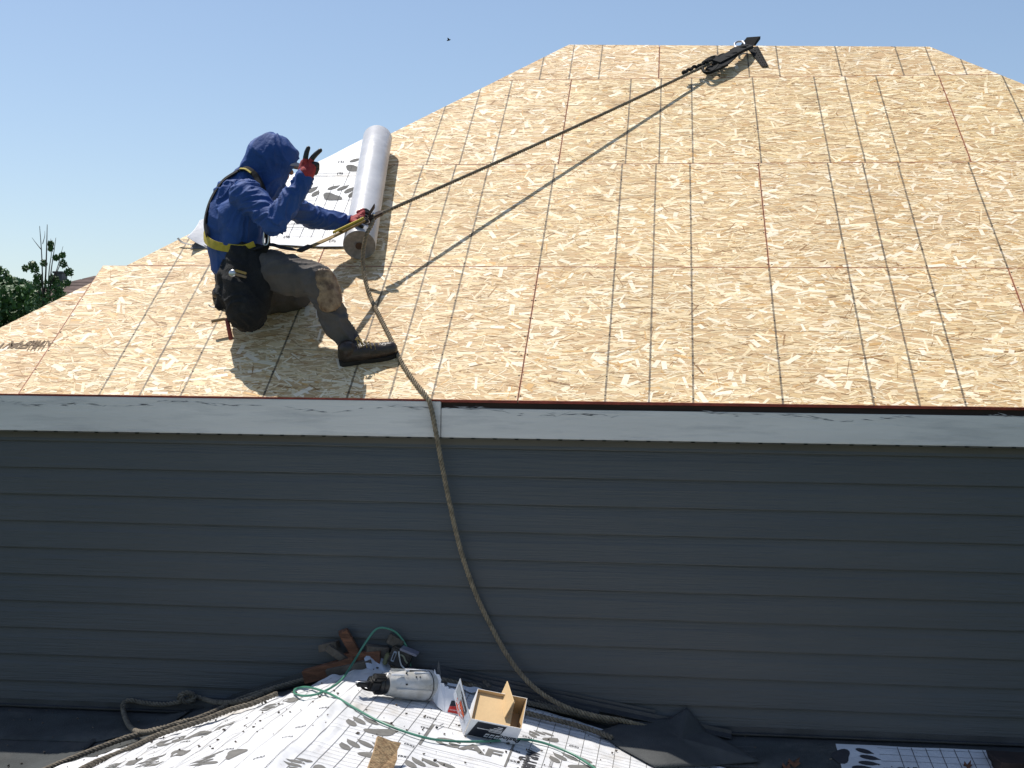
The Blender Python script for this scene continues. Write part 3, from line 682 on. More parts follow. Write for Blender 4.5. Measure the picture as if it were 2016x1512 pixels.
# shaded patch of the same sheet at the right
ps = empty('underlayment_patch', (1.6, -.15, -1.57), 'small white underlayment patch with paw marks in shade at the lower right', 'roofing sheet')
PX = [onlow(*q, .008) for q in ((1645, 1465), (1947, 1477))]; px0, px1 = PX[0].x, PX[1].x; pyt = min(PX[0].y, PX[1].y)
fp = lambda x, y: V((x, y, low(x, y)+.009+.003*noise.noise(V((x*6, y*6, 0)))+.0015))
VV = []; n1, n2 = 40, 24
for i in range(n1+1):
    for j in range(n2+1):
        x = px0+(px1-px0)*i/n1+.012*noise.noise(V((0, j*.5, i > 20)))*(i in (0, n1)); y = pyt-.003-.75*j/n2; VV.append(fp(x, y)-V((0, 0, .0015)))
mesh_obj('woven_sheet', VV, [(i*(n2+1)+j, i*(n2+1)+j+1, (i+1)*(n2+1)+j+1, (i+1)*(n2+1)+j) for i in range(n1) for j in range(n2)], PAPER, ps, True)
ribbons('printed_grid', [((px0+.27+.062*k, pyt-.01), (px0+.27+.062*k, pyt-.7), .0028) for k in range(8)]+[((px0+.18, pyt-.03-.06*k), (px1-.01, pyt-.03-.06*k), .0018) for k in range(11)], fp, PRINT_D, ps)
q = onlow(1672, 1492, .01); paw(q.x+.01, q.y, .15, math.pi*.93, fp, PRINT_D, ps)
flattext('lettering', 'GAF', .05, px0+.28, pyt-.22, 0, parent=ps, f=fp, m=PRINT_D)
# ------------------------------------------------------------------ the worker
def capsule(bm, a, ra, b, rb, sides=20):
    a, b = V(a), V(b); d = b-a; L_ = max(d.length, 1e-5); d = d/L_; n = d.orthogonal().normalized(); m_ = d.cross(n); rings = []
    for k in range(1, 6): t = math.pi/2*(1-k/6); rings.append((a-d*ra*math.sin(t), ra*math.cos(t)))
    rings.append((a, ra)); rings.append((b, rb))
    for k in range(1, 6): t = math.pi/2*k/6; rings.append((b+d*rb*math.sin(t), rb*math.cos(t)))
    G = [[bm.verts.new(c+(n*math.cos(2*math.pi*i/sides)+m_*math.sin(2*math.pi*i/sides))*r) for i in range(sides)] for c, r in rings]
    p0 = bm.verts.new(a-d*ra); p1 = bm.verts.new(b+d*rb)
    for A, B in zip(G, G[1:]):
        for i in range(sides): bm.faces.new((A[i], A[(i+1) % sides], B[(i+1) % sides], B[i]))
    for i in range(sides): bm.faces.new((p0, G[0][(i+1) % sides], G[0][i])); bm.faces.new((p1, G[-1][i], G[-1][(i+1) % sides]))
def chain(bm, pts):
    for (a, ra), (b, rb) in zip(pts, pts[1:]): capsule(bm, a, ra, b, rb)
def ellipsoid(bm, c, rx, ry, rz, rot=None):
    g = bmesh.ops.create_uvsphere(bm, u_segments=24, v_segments=16, radius=1)
    M_ = Matrix.Translation(V(c)) @ (rot.to_4x4() if rot else Matrix()) @ Matrix.Diagonal((rx, ry, rz, 1))
    bmesh.ops.transform(bm, matrix=M_, verts=g['verts'])
def remeshed(bm, vox, smooth=6):
    me = bpy.data.meshes.new('tmp'); bm.to_mesh(me); bm.free(); o = bpy.data.objects.new('tmp', me); C.objects.link(o)
    r = o.modifiers.new('r', 'REMESH'); r.mode = 'VOXEL'; r.voxel_size = vox; r.use_smooth_shade = True
    s = o.modifiers.new('s', 'SMOOTH'); s.iterations = smooth; s.factor = .6
    bpy.context.view_layer.update()
    out = bpy.data.meshes.new_from_object(o.evaluated_get(bpy.context.evaluated_depsgraph_get()))
    bpy.data.objects.remove(o); bpy.data.meshes.remove(me); return out
def folds(me, axes, amp=.006, freq=34, seed=0, power=2.5):
    """cloth folds across the limbs; axes: [(a, b, weight)]"""
    co = np.empty(len(me.vertices)*3); me.vertices.foreach_get('co', co); co = co.reshape(-1, 3)
    no = np.empty(len(me.vertices)*3); me.vertex_normals.foreach_get('vector', no); no = no.reshape(-1, 3)
    best = np.full(len(co), 1e9); S = np.zeros(len(co)); AN = np.zeros(len(co)); WT = np.ones(len(co)); off = 0
    for a, b, wt in axes:
        a, b = np.array(a), np.array(b); d = b-a; L_ = np.linalg.norm(d); d = d/L_; s = (co-a)@d; sc = np.clip(s, 0, L_); q = co-(a+sc[:, None]*d); dist = np.linalg.norm(q, axis=1)
        n = np.cross(d, (0, 0, 1)); n /= np.linalg.norm(n); m_ = np.cross(d, n); an = np.arctan2(q@m_, q@n)
        k = dist < best; best[k] = dist[k]; S[k] = s[k]+off; AN[k] = an[k]; WT[k] = wt; off += L_
    for i in range(len(co)):
        x, y, z = co[i]; wv = noise.noise(V((x*7, y*7, z*7+seed)))*1.4
        r = 1-abs(noise.noise(V((S[i]*freq+wv+AN[i]*.9, AN[i]*.8, seed))))*1.7
        r = max(0, r)**power; big = noise.noise(V((x*13, y*13, z*13+seed)))
        co[i] += no[i]*(amp*WT[i]*(r-.35)+amp*.7*big)
    me.vertices.foreach_set('co', co.ravel()); me.update()
def cloth(name, bm, m, parent, vox=.0075, smooth=5, axes=None, amp=.006, freq=34, seed=0, cut=None, power=2.5):
    me = remeshed(bm, vox, smooth)
    if axes: folds(me, axes, amp, freq, seed, power)
    if cut:
        b2 = bmesh.new(); b2.from_mesh(me); bmesh.ops.delete(b2, geom=[f for f in b2.faces if cut(f.calc_center_median())], context='FACES'); b2.to_mesh(me); b2.free()
    me.materials.clear()
    for x in (m if isinstance(m, (list, tuple)) else [m]): me.materials.append(x)
    me.shade_smooth(); me.name = name
    o = bpy.data.objects.new(name, me); C.objects.link(o); o.parent = parent; o.matrix_parent_inverse = pinv(parent)
    return o
P = atY
pel = P(482, 548, .42); man = empty('person', roof(560, 640), 'roofer in blue hooded top crouching on the bare roof, raising a gloved V sign', 'person')
# joints
nS, nE, nW = P(484, 385, .29), P(541, 438, .17), P(601, 350, .17)
fS, fE, fW = P(543, 393, .66), P(614, 428, .90), P(684, 441, 1.07)
nH, nK, nA = P(515, 530, .34), P(627, 552, .20), P(688, 675, .245)
fH, fK, fA = P(505, 558, .55), P(588, 580, .60), P(520, 603, .60)
waist, chest, neck = P(470, 490, .42), P(478, 425, .46), P(510, 360, .47)
head = P(536, 308, .48)
# skin body, one continuous surface under the clothes
bm = bmesh.new()
chain(bm, [(pel, .115), (waist, .10), (chest, .115), (neck, .05), (P(532, 330, .48), .05)])
chain(bm, [(chest, .09), (nS, .05), (nE, .038), (nW, .028), (P(606, 340, .17), .026)])
chain(bm, [(chest, .09), (fS, .05), (fE, .038), (fW, .028), (P(692, 436, 1.08), .026)])
chain(bm, [(pel, .11), (nH, .08), (nK, .052), (nA, .036)]); chain(bm, [(pel, .11), (fH, .08), (fK, .05), (fA, .036)])
capsule(bm, nA, .036, P(705, 700, .25), .034); capsule(bm, fA, .036, P(500, 612, .62), .03)
ellipsoid(bm, P(538, 303, .48), .088, .078, .10)                      # skull
capsule(bm, P(548, 322, .48), .058, P(557, 345, .485), .034)           # jaw
capsule(bm, P(561, 318, .50), .030, P(567, 330, .50), .024)           # brow and cheek
capsule(bm, P(568, 326, .47), .0085, P(574, 340, .465), .013)           # nose
capsule(bm, P(560, 349, .486), .013, P(563, 348, .488), .012)          # lips
capsule(bm, P(535, 318, .395), .018, P(537, 326, .395), .010)          # ear
cloth('body', bm, SKIN, man, .006, 3)
for dy in (-.028, .028): 
    bm = bmesh.new(); ellipsoid(bm, P(563, 326, .49+dy), .011, .009, .008); bmobj('eye', bm, PLAS_B, man, True)
# hooded top
bm = bmesh.new()
chain(bm, [(P(465, 520, .42), .125), (P(462, 485, .43), .140), (P(464, 440, .45), .155), (P(473, 400, .47), .150), (P(492, 366, .47), .108), (P(520, 345, .47), .085)])
for y0, y1 in ((.37, .53),): 
    chain(bm, [(P(470, 500, y0), .105), (P(476, 430, y0), .125)]); chain(bm, [(P(468, 500, y1), .105), (P(474, 430, y1), .12)])
chain(bm, [(P(490, 398, .42), .11), (nS, .082), (nS.lerp(nE, .5), .068), (nE, .062), (nE.lerp(nW, .35), .057), (nE.lerp(nW, .75), .047), (nW, .040), (P(602, 347, .17), .036)])
chain(bm, [(P(500, 400, .5), .11), (fS, .082), (fS.lerp(fE, .5), .068), (fE, .060), (fE.lerp(fW, .5), .056), (fW, .046), (P(689, 438, 1.075), .041)])
ax_arm = [(P(462, 520, .42), P(487, 400, .47), .55), (P(487, 400, .47), P(520, 345, .47), .8), (nS, nE, 1.25), (nE, nW, 1.25), (fS, fE, 1.0), (fE, fW, 1.0)]
cloth('hooded_top', bm, BLUE, man, .0065, 6, ax_arm, .0125, 17, 3, None, 2.6)
bm = bmesh.new()                                                     # hood
chain(bm, [(P(533, 305, .47), .112), (P(545, 312, .48), .108), (P(552, 320, .48), .085), (P(556, 340, .48), .05), (P(543, 366, .48), .045)])
chain(bm, [(P(528, 308, .47), .115), (P(510, 335, .47), .098), (P(498, 356, .46), .085)]); chain(bm, [(P(540, 320, .48), .105), (P(532, 350, .47), .085), (P(530, 372, .46), .062)])
capsule(bm, P(570, 305, .49), .045, P(576, 316, .49), .03)
fc = P(583, 342, .53); fc2 = P(600, 352, .55)
cloth('hood', bm, BLUE, man, .0065, 5, [(P(545, 270, .48), P(505, 350, .47), .9), (P(505, 350, .47), P(545, 366, .47), .7)], 0.011, 15, 11, lambda c: (c-fc).length < .078 or (c-fc2).length < .11, 2.2)
md = man.children[-1].modifiers.new('s', 'SOLIDIFY'); md.thickness = .004; md.offset = -1
# cap with its peak sticking out of the hood
VV = []; n1, n2 = 14, 8; pc = P(566, 316, .49); fwd = V((.93, 0.18, -.16)).normalized(); sd = V((-.18, .98, .05)).normalized(); upv = fwd.cross(sd)
if upv.z < 0: upv = -upv
for l in (0, 1):
    for i in range(n1+1):
        a = -math.pi/2+math.pi*i/n1
        for j in range(n2+1):
            t = j/n2; x = (.02+.095*t)*max(0, math.cos(a))**.6; y = .078*math.sin(a); VV.append(pc+fwd*x+sd*y+upv*(-.018*(math.sin(a))**2-.012*t+.003*l))
q = n2+1; FF = [(i*q+j, (i+1)*q+j, (i+1)*q+j+1, i*q+j+1) for i in range(n1) for j in range(n2)]; o2 = (n1+1)*q
FF += [tuple(k+o2 for k in f)[::-1] for f in FF]
mesh_obj('cap_peak', VV, FF, CAPM, man, True)
# trousers
bm = bmesh.new()
chain(bm, [(P(484, 520, .42), .125), (P(483, 550, .42), .15), (P(487, 560, .50), .13)])
chain(bm, [(P(500, 540, .38), .125), (nH.lerp(nK, .25), .108), (nH.lerp(nK, .6), .098), (nK, .078), (P(640, 580, .205), .070), (P(652, 615, .215), .064), (P(668, 645, .23), .058), (P(684, 668, .24), .050)])
chain(bm, [(P(500, 552, .5), .12), (fH.lerp(fK, .5), .095), (fK, .072), (fK.lerp(fA, .5), .062), (fA, .055)])
cloth('trousers', bm, TROUS, man, .007, 5, [(nH, nK, .7), (nK, P(652, 615, .215), .9), (P(652, 615, .215), nA, 1.5), (fH, fK, .8), (fK, fA, .8)], .012, 13, 21, None, 2.2)
# knee patch of worn leather
bm = bmesh.new()
chain(bm, [(nK+V((.012, -.012, .016)), .071), (P(645, 577, .195), .064), (P(651, 598, .195), .060)])
kc = P(640, 572, .10)
kp = cloth('knee_patch', bm, LEATHER, man, .006, 3, [(nK, P(651, 598, .2), .6)], .006, 14, 5, lambda c: (c-kc).length > .112 or c.x < kc.x-.055)
md = kp.modifiers.new('s', 'SOLIDIFY'); md.thickness = .004; md.offset = 1
# boots
def boot(sh, hl, toe, nrm):
    b = boot_root = None
    bm = bmesh.new(); d = (toe-hl).normalized()
    chain(bm, [(sh, .052), (hl.lerp(sh, .5)+d*.012, .050), (hl+d*.035+nrm*.045, .044), (hl+d*.12+nrm*.048, .045), (hl+d*.19+nrm*.036, .040), (toe-d*.045+nrm*.036, .039)])
    chain(bm, [(hl+d*.03+nrm*.045, .042), (hl+d*.035+nrm*.075, .044)])
    u = cloth('boot', bm, BOOTM, man, .005, 3, [(sh, hl, .5), (hl, toe, .35)], .005, 22, 8)
    s = d.cross(nrm).normalized(); outl = []
    for t, w_ in ((0.0, .022), (.012, .036), (.05, .040), (.11, .036), (.17, .045), (.235, .046), (.275, .034), (.292, .012)): outl.append((t, w_))
    poly = [hl+d*(t-.010)+s*w_ for t, w_ in outl]+[hl+d*(t-.010)-s*w_ for t, w_ in outl[::-1]]
    bm = bmesh.new(); prism(bm, poly, nrm*.022); bmobj('boot_sole', bm, SOLE, u)
    bm = bmesh.new(); prism(bm, [hl+d*(t-.008)+s*w_*.93-nrm*.0 for t, w_ in outl[:4]]+[hl+d*(t-.008)-s*w_*.93 for t, w_ in outl[:4][::-1]], nrm*.03); bmobj('boot_heel', bm, SOLE, u)
    for k in range(6):
        c = hl+d*(.085+.02*k)+nrm*(.118-.0075*k-(.0 if k < 3 else .002*(k-2))); a = c-s*.03-nrm*.018; e = c+s*.03-nrm*.018
        tube('boot_lace', spline([a, c+nrm*.002+d*.006, e+d*.008], .01), .0028, LACE, u, 6)
    c = hl+d*.083+nrm*.122
    for k, v_ in enumerate(((.03, .02, .0), (.035, -.02, -.005), (.02, -.03, -.01))):
        tube('boot_lace', spline([c, c+d*v_[0]*.5-s*v_[1]*.3+nrm*(v_[2]+.008), c+d*v_[0]*1.1+s*v_[1]*-1+nrm*(v_[2]-.022)], .01), .0024, LACE, u, 6)
    return u
hl, toe = roof(669, 723, .003), roof(790, 702, .003); boot(P(692, 676, .247), hl+V((0, .05, .035))*.6, hl+(toe-hl).normalized()*.29+V((0, .05, .035))*.5, RN)
hl2 = roof(498, 622, .003)+V((0, .05, .036)); boot(fA+V((-.01, .01, 0)), hl2, hl2+V((-.26, .10, .072)), RN)
# gloves
def glove(wr_, palm_dir, back_n, fingers, thumb, parent, size=1.0, plen=.078):
    """wr_: wrist point; palm_dir towards the knuckles; fingers: list of point lists; thumb likewise"""
    pd = palm_dir.normalized(); bn = back_n.normalized(); sdv = pd.cross(bn).normalized()
    bm = bmesh.new(); capsule(bm, wr_-pd*.012, .027, wr_+pd*.012, .030*size)
    for k in range(4):
        o_ = (k-1.5)*.0205*size; capsule(bm, wr_+pd*.012+sdv*o_*.7, .020*size, wr_+pd*plen+sdv*o_, .0138*size)
    capsule(bm, wr_+pd*.01, .024*size, thumb[0], .017*size)
    g = cloth('glove', bm, GLOVE_R, parent, .0035, 4)
    for f in fingers+[thumb]:
        bm = bmesh.new()
        rs = [.0122, .0118, .011, .0095][:len(f)]
        chain(bm, [(p, r*size) for p, r in zip(f, rs)]); 
        o = cloth('glove_finger', bm, GLOVE_B, g, .003, 2)
    return g
up2 = V((.30, 0, .95))                                               # raised hand: V sign, palm away
wn = P(601, 345, .165); pd = (P(609, 322, .165)-wn).normalized(); bn = V((-.25, -.93, .1)); sdv = pd.cross(bn).normalized()
if sdv.x < 0: sdv = -sdv
kn = [P(x, y, .165) for x, y in ((600.5, 320), (609, 319), (617, 323), (621, 328))]
G1 = [[kn[0], P(602, 308, .158), P(604, 299, .158), P(607, 291.5, .158)],
      [kn[1]+V((.004, 0, 0)), P(616, 310, .160), P(622.5, 303, .160), P(630.5, 296, .160)],
      [kn[2], P(624, 324, .15), P(624, 333, .165), P(618, 336, .18)],
      [kn[3]-V((0, 0, .008)), P(624, 332, .16), P(621, 340, .17), P(616, 340, .185)]]
TH1 = [P(605, 333, .19), P(613, 331, .205), P(621, 329, .195)]
gl = glove(wn, pd, bn, G1, TH1, man, 1.13, .056)
# red bases of the raised fingers
for f in G1[:2]:
    bm = bmesh.new(); chain(bm, [(f[0], .0150), (f[0].lerp(f[1], .55), .0142)]); cloth('finger_knit', bm, GLOVE_R, gl, .003, 2)
# resting hand on the roll
def onroll(px, py, lift):
    d = ray(px, py); A = c_lo; t = 6.0
    while t < 12:
        p = CAM+d*t; q = (p-A)-axd*((p-A).dot(axd))
        if q.length < RR+lift: return p
        t += .002
    return CAM+d*7.6
w2 = P(692, 436, 1.075); kk = [onroll(x, y, .016) for x, y in ((706, 418), (708, 423), (709, 429), (708, 435))]
ti = [[k_]+[onroll(x, y, .011) for x, y in l] for k_, l in zip(kk, (((715, 414), (720, 413.5), (725, 416)), ((716, 418), (721, 418.5), (726.5, 421)), ((716, 425), (721, 426), (726, 428.5)), ((714, 433), (719, 434.5), (723, 436))))]
pd2 = (kk[1].lerp(kk[2], .5)-w2).normalized(); axn = (w2-c_lo)-axd*((w2-c_lo).dot(axd))
g2 = glove(w2+V((-.002, -.004, 0)), pd2, V((-.3, -.5, .8)), ti, [onroll(703, 439, .02), onroll(708, 443, .016), onroll(713, 446, .012)], man, .95)
for f in ti:
    bm = bmesh.new(); chain(bm, [(f[0], .0132), (f[1], .0125)]); cloth('finger_knit', bm, GLOVE_R, g2, .003, 2)
# harness
def outn(c): return lambda p: (p-c).normalized()
belt = [P(x, y, yy) for x, y, yy in ((404, 452, .46), (406, 470, .36), (422, 482, .29), (450, 488, .265), (480, 490, .255), (502, 482, .262))]
strap('waist_strap', belt, .042, lambda p: (p-P(465, 485, .43)).normalized(), WEB_Y, man, .004)
strap('back_strap', [P(x, y, yy) for x, y, yy in ((408, 462, .33), (404, 440, .36), (409, 412, .38), (420, 385, .38), (440, 356, .38), (470, 336, .40))], .038, lambda p: (p-P(478, 425, .48)).normalized(), WEB_B, man, .005)
strap('shoulder_strap', [P(x, y, yy) for x, y, yy in ((472, 333, .40), (484, 332, .36), (496, 339, .335), (506, 350, .33), (515, 368, .31), (521, 388, .31))], .032, lambda p: (p-P(500, 380, .47)).normalized(), WEB_B, man, .004)
strap('shoulder_strap', [P(x, y, yy) for x, y, yy in ((473, 333, .375), (484, 334, .345), (494, 341, .325))], .009, lambda p: (p-P(500, 380, .47)).normalized(), WEB_Y, man, .006)
boxo('strap_buckle', P(404, 440, .34), V((.012, 0, 0)), V((0, .03, 0)), V((.004, 0, .06)), BLACKM, man, .003)
strap('side_strap', [P(x, y, yy) for x, y, yy in ((521, 448, .25), (526, 462, .24), (527, 478, .24), (522, 492, .25), (512, 505, .26))], .026, lambda p: V((.4, -.9, .1)), WEB_B, man, .004)
tube('side_ring', spline([P(x, y, .225) for x, y in ((520, 452), (525, 449), (529, 455), (528, 478), (523, 483), (519, 478), (520, 452))], .006), .0045, STEEL, man, 8)
strap('leg_strap', [P(x, y, yy) for x, y, yy in ((500, 492, .25), (530, 482, .23), (555, 488, .24), (580, 492, .26), (592, 494, .30))], .030, lambda p: V((0, -.5, .85)), WEB_B, man, .004)
# tool bag at the hip
bm = bmesh.new()
chain(bm, [(P(478, 505, .30), .075), (P(474, 540, .27), .088), (P(480, 580, .255), .108), (P(487, 602, .25), .112), (P(486, 612, .25), .104)])
chain(bm, [(P(505, 500, .29), .05), (P(508, 540, .27), .075), (P(508, 590, .25), .065)])
chain(bm, [(P(452, 520, .30), .035), (P(440, 545, .27), .04), (P(448, 590, .26), .05)])
chain(bm, [(P(440, 570, .25), .035), (P(433, 606, .25), .02), (P(424, 604, .25), .010)])
bag = cloth('tool_bag', bm, POUCH, man, .007, 3, [(P(478, 505, .3), P(486, 612, .25), 1)], .010, 12, 9)
c = P(458, 538, .165)
bm = bmesh.new(); ellipsoid(bm, c, .020, .008, .018); bmobj('tape_measure', bm, STEEL, bag, True)
for dz, m_ in ((.008, LACE), (-.010, CORET)): boxo('pliers_handle', c+V((.012, -.012, dz)), V((.058, 0, -.016)), V((0, .012, 0)), V((.004, 0, .012)), m_, bag, .003)
tube('hammer_handle', [P(447, 628, .22), P(450, 645, .20), P(455, 668, .18)], .011, RED, bag, 8)
tube('tool_hook', spline([P(x, y, .25) for x, y in ((428, 606), (420, 605), (413, 603), (411, 599))], .006), .003, STEEL, bag, 6)
tube('nail_bar', [P(470, 632, .42), P(440, 628, .42), P(416, 633, .40)], .009, CORET, bag, 6)
# ------------------------------------------------------------------ lifeline
GR = V((-.895, .905, .962))                                            # rope grab
anc = P(1452, 104, 3.33); anc.z += .0
life = empty('lifeline_rope', anc, 'long twisted lifeline rope from the ridge anchor past the worker and down over the eave', 'rope')
A0 = roof(1405, 122, .055)
t_pts = [A0.lerp(GR, t)+V((0, 0, -.012*math.sin(math.pi*t))) for t in (0, .2, .4, .6, .8, 1)]
hang = [P(733, 440, .88), P(722, 462, .84), P(715, 495, .83), P(716, 530, .81)]
lay = [roof(x, y, .012) for x, y in ((742, 612), (766, 660), (790, 712), (815, 750))]
hang += [P(722, 562, .76), P(731, 590, .70)]
over = [P(838, 778, -.010), P(848, 800, -.03), P(858, 850, -.035), P(868, 905, -.03), P(885, 990, -.02), P(906, 1080, -.01), P(935, 1165, .0), P(968, 1235, .0), P(1005, 1300, -.03), P(1050, 1352, -.08), P(1105, 1388, -.12), P(1165, 1408, -.13), P(1225, 1419, -.10), P(1275, 1432, -.07)]
RRp = .0098
rope('upper_rope', t_pts, .0104, ROPE_D, life)  # same tan lifeline; its backlit darkness is put into the rope colour
rope('lower_rope', [GR]+hang+lay+over, .0118, ROPE, life)
gb = empty('rope_grab', GR, 'dark metal rope grab clamped on the lifeline in front of the silver roll', 'rope grab')
dr = (A0-GR).normalized(); dn = V((.2, -.7, .6)); dn = (dn-dr*dn.dot(dr)).normalized(); ds = dr.cross(dn).normalized()
boxo('body', GR-dr*.035-ds*.016-dn*.012, dr*.10, ds*.030, dn*.026, GRABM, gb, .006)
UPg = (V((0, -.3, 1))-dr*dr.dot(V((0, -.3, 1)))).normalized()
boxo('cam_lever', GR-dr*.030+UPg*.008-dn*.010, dr*.060+UPg*.040, UPg*.020, dn*.018, GRABM, gb, .004)
boxo('lock_plate', GR-dr*.045-UPg*.034-dn*.008, dr*.07+UPg*.018, UPg*.022, dn*.014, GRABM, gb, .004)
tube('ring', spline([GR-dr*.05+ds*(.03*math.sin(a))-dr*(.022*math.cos(a)+.01) for a in [k*math.pi/4 for k in range(9)]], .006), .004, GRABM, gb, 8)
tube('bolt', [GR+dn*.012, GR+dn*.026], .008, STEEL, gb, 8)
lan = empty('lanyard', P(592, 494, .34), 'yellow webbing lanyard from the harness up to the rope grab', 'strap')
l0, l1 = P(592, 495, .33), GR-dr*.07
strap('webbing', [l0, l0.lerp(l1, .5)+V((0, 0, -.006)), l1], .026, lambda p: V((-.2, -.9, .45)), LANY, lan, .006)
strap('stitched_end', [l0.lerp(l1, -.02), l0.lerp(l1, .14)], .03, lambda p: V((-.2, -.9, .45)), WEB_B, lan, .012)
strap('stitched_end', [l0.lerp(l1, .62), l0.lerp(l1, 1.0)], .026, lambda p: V((-.2, -.9, .45)), LANY, lan, .010)
strap('yellow_binding', [l0.lerp(l1, .5)+V((0, 0, .011)), l0.lerp(l1, 1.0)+V((0, 0, .011))], .006, lambda p: V((-.2, -.9, .45)), WEB_Y, lan, .013)
# anchor at the ridge
an = empty('roof_anchor', roof(1480, 95), 'black perforated steel anchor strapped over the ridge top with lifeline hardware', 'roof anchor')
def plate(name, quad, nrm, th, holes, m, parent):
    a, b, c_, d = quad; nu, nv = holes; bm = bmesh.new()
    for i in range(nu*2+1):
        for j in range(nv*2+1):
            if i % 2 and j % 2: continue
            su = lambda k, n: (k/2+(.12 if k % 2 else -.12)*0)/n if False else ([0]+[x for q in range(n) for x in ((q+.30)/n+.0, (q+.70)/n)]+[1])[k]
            def pt(u, v): return (a.lerp(b, u)).lerp(d.lerp(c_, u), v)
            U = [0]+[x for q in range(nu) for x in ((q+.34)/nu, (q+.66)/nu)]+[1]; W_ = [0]+[x for q in range(nv) for x in ((q+.34)/nv, (q+.66)/nv)]+[1]
            prism(bm, [pt(U[i], W_[j]), pt(U[i+1], W_[j]), pt(U[i+1], W_[j+1]), pt(U[i], W_[j+1])], nrm*th)
    return bmobj(name, bm, m, parent)
plate('anchor_leg', [roof(1472, 96, .006), roof(1492, 92, .006), roof(1513, 131, .006), roof(1500, 132, .006)], RN, .005, (3, 8), BLACKM, an)
rY = rl.y
pk = P(1478, 92, rY-.02)
def HW(x, y, l=.06): return roof(x, y, l)
card('anchor_cap', [P(1455, 98, rY-.10), P(1480, 100, rY-.06), P(1493, 80, rY+.02), P(1497, 77, rY+.10), P(1470, 79, rY+.04)], V((0, -.01, .018)), BLACKM, an)
strap('anchor_sling', [HW(1474, 94, .03), HW(1455, 102), HW(1435, 113), HW(1410, 126)], .066, lambda p: V((0, -.6, .8)), WEB_B, an, .022)
strap('anchor_sling', [HW(1470, 92, .05), HW(1452, 97), HW(1440, 103)], .03, lambda p: V((0, -.6, .8)), WEB_B, an, .016)
tube('shackle', spline([HW(x, y) for x, y in ((1446, 86), (1452, 82), (1462, 82), (1466, 88), (1458, 93), (1448, 92), (1446, 86))], .006), .007, STEEL, an, 8)
tube('carabiner', spline([HW(x, y) for x, y in ((1415, 118), (1402, 117), (1389, 122), (1383, 133), (1389, 143), (1402, 141), (1413, 131), (1415, 118))], .008), .011, BLACKM, an, 8)
for k_, (x_, y_, r_) in enumerate(((1428, 118, .030), (1440, 111, .034), (1420, 112, .026), (1410, 124, .024), (1396, 134, .02), (1458, 98, .03))):
    bm = bmesh.new(); ellipsoid(bm, HW(x_, y_), r_*1.5, r_*.6, r_*.8, Matrix.Rotation(-.5, 3, 'Y')); bmobj('buckle', bm, WEB_B, an, True)
strap('loose_webbing', [HW(x, y) for x, y in ((1416, 132), (1428, 128), (1440, 118), (1450, 108))], .03, lambda p: V((0, -.6, .8)), WEB_B, an, .01)
tube('rope_thimble', spline([HW(x, y) for x, y in ((1414, 121), (1409, 112), (1396, 116), (1384, 124))], .008), .012, WEB_B, an, 8)
kn_ = []
for k in range(40):
    t = k/39*math.pi*10; c = HW(1402, 121).lerp(HW(1348, 143, .07), k/39); kn_.append(c+V((math.cos(t)*.008, math.sin(t*.5)*.012, math.sin(t)*.012)))
rope('rope_knot', kn_, .012, WEB_B, an, .05)
bm = bmesh.new(); ellipsoid(bm, HW(1348, 143, .07), .022, .015, .018); bmobj('rope_stopper', bm, WEB_B, an, True)
strap('shock_pack', [HW(1428, 128, .05), HW(1412, 136, .05), HW(1398, 142, .05)], .05, lambda p: RN, WEB_B, an, .018)
# ------------------------------------------------------------------ things lying on the lower roof
def lowpath(pts, r): return [onlow(x, y, .012+r) for x, y in pts]
R_ = .0125
rp = rope('coiled_rope', lowpath([(60, 1530), (110, 1506), (180, 1478), (250, 1452), (300, 1438), (360, 1424), (420, 1402), (480, 1374), (560, 1349), (640, 1327), (700, 1310)], R_)+[atY(740, 1308, -.03), atY(790, 1316, -.02), atY(830, 1322, -.01)], R_, ROPE_D)
tag(rp, 'thick weathered rope running down the left edge of the white sheet', 'rope')
rp = rope('coiled_rope', lowpath([(300, 1452), (250, 1476), (190, 1500), (150, 1520), (110, 1545)], R_+.004)[::-1]+lowpath([(330, 1440), (400, 1418), (455, 1397), (500, 1384), (545, 1366)], R_+.012), R_, ROPE_D)
tag(rp, 'second rope strand lying under the looped rope by the left edge of the white sheet', 'rope')
lp = lowpath([(540, 1356), (480, 1379), (430, 1383)], R_+.01)+[atY(x, y, yy) for x, y, yy in ((400, 1376, .00), (383, 1371, -.01))]
kt = []
for k in range(22):
    t = k/21*2*math.pi*2; kt.append(atY(368+15*math.cos(t)*(1-.2*(k > 11)), 1373+9*math.sin(t), -.02+.02*math.sin(t*.5)))
lp2 = [atY(x, y, yy) for x, y, yy in ((350, 1383, -.01), (320, 1387, .0), (285, 1384, .01), (255, 1379, .01), (243, 1386, -.01), (243, 1400, -.04))]+lowpath([(248, 1416), (257, 1432), (275, 1441), (310, 1438), (350, 1424), (375, 1418)], R_+.006)
kn2 = rope('knotted_rope', lp+kt+lp2, R_, ROPE_D); tag(kn2, 'rope looped against the siding with a knot in it, left of the white sheet', 'rope')
for i, (pts, lab) in enumerate((([(870, 1338), (940, 1352), (1020, 1371), (1090, 1393), (1150, 1406), (1230, 1416)], 'upper of three rope lengths lying side by side behind the open carton'),
                  ([(1000, 1376), (1060, 1388), (1110, 1400), (1160, 1412), (1215, 1424)], 'middle of three rope lengths lying side by side behind the open carton'),
                  ([(1015, 1398), (1070, 1412), (1120, 1424), (1165, 1437), (1205, 1452)], 'lowest rope length at the edge of the white sheet, right of the open carton'))):
    tag(rope('rope_length', lowpath(pts, R_+.012), R_, ROPE_D), lab, 'rope')
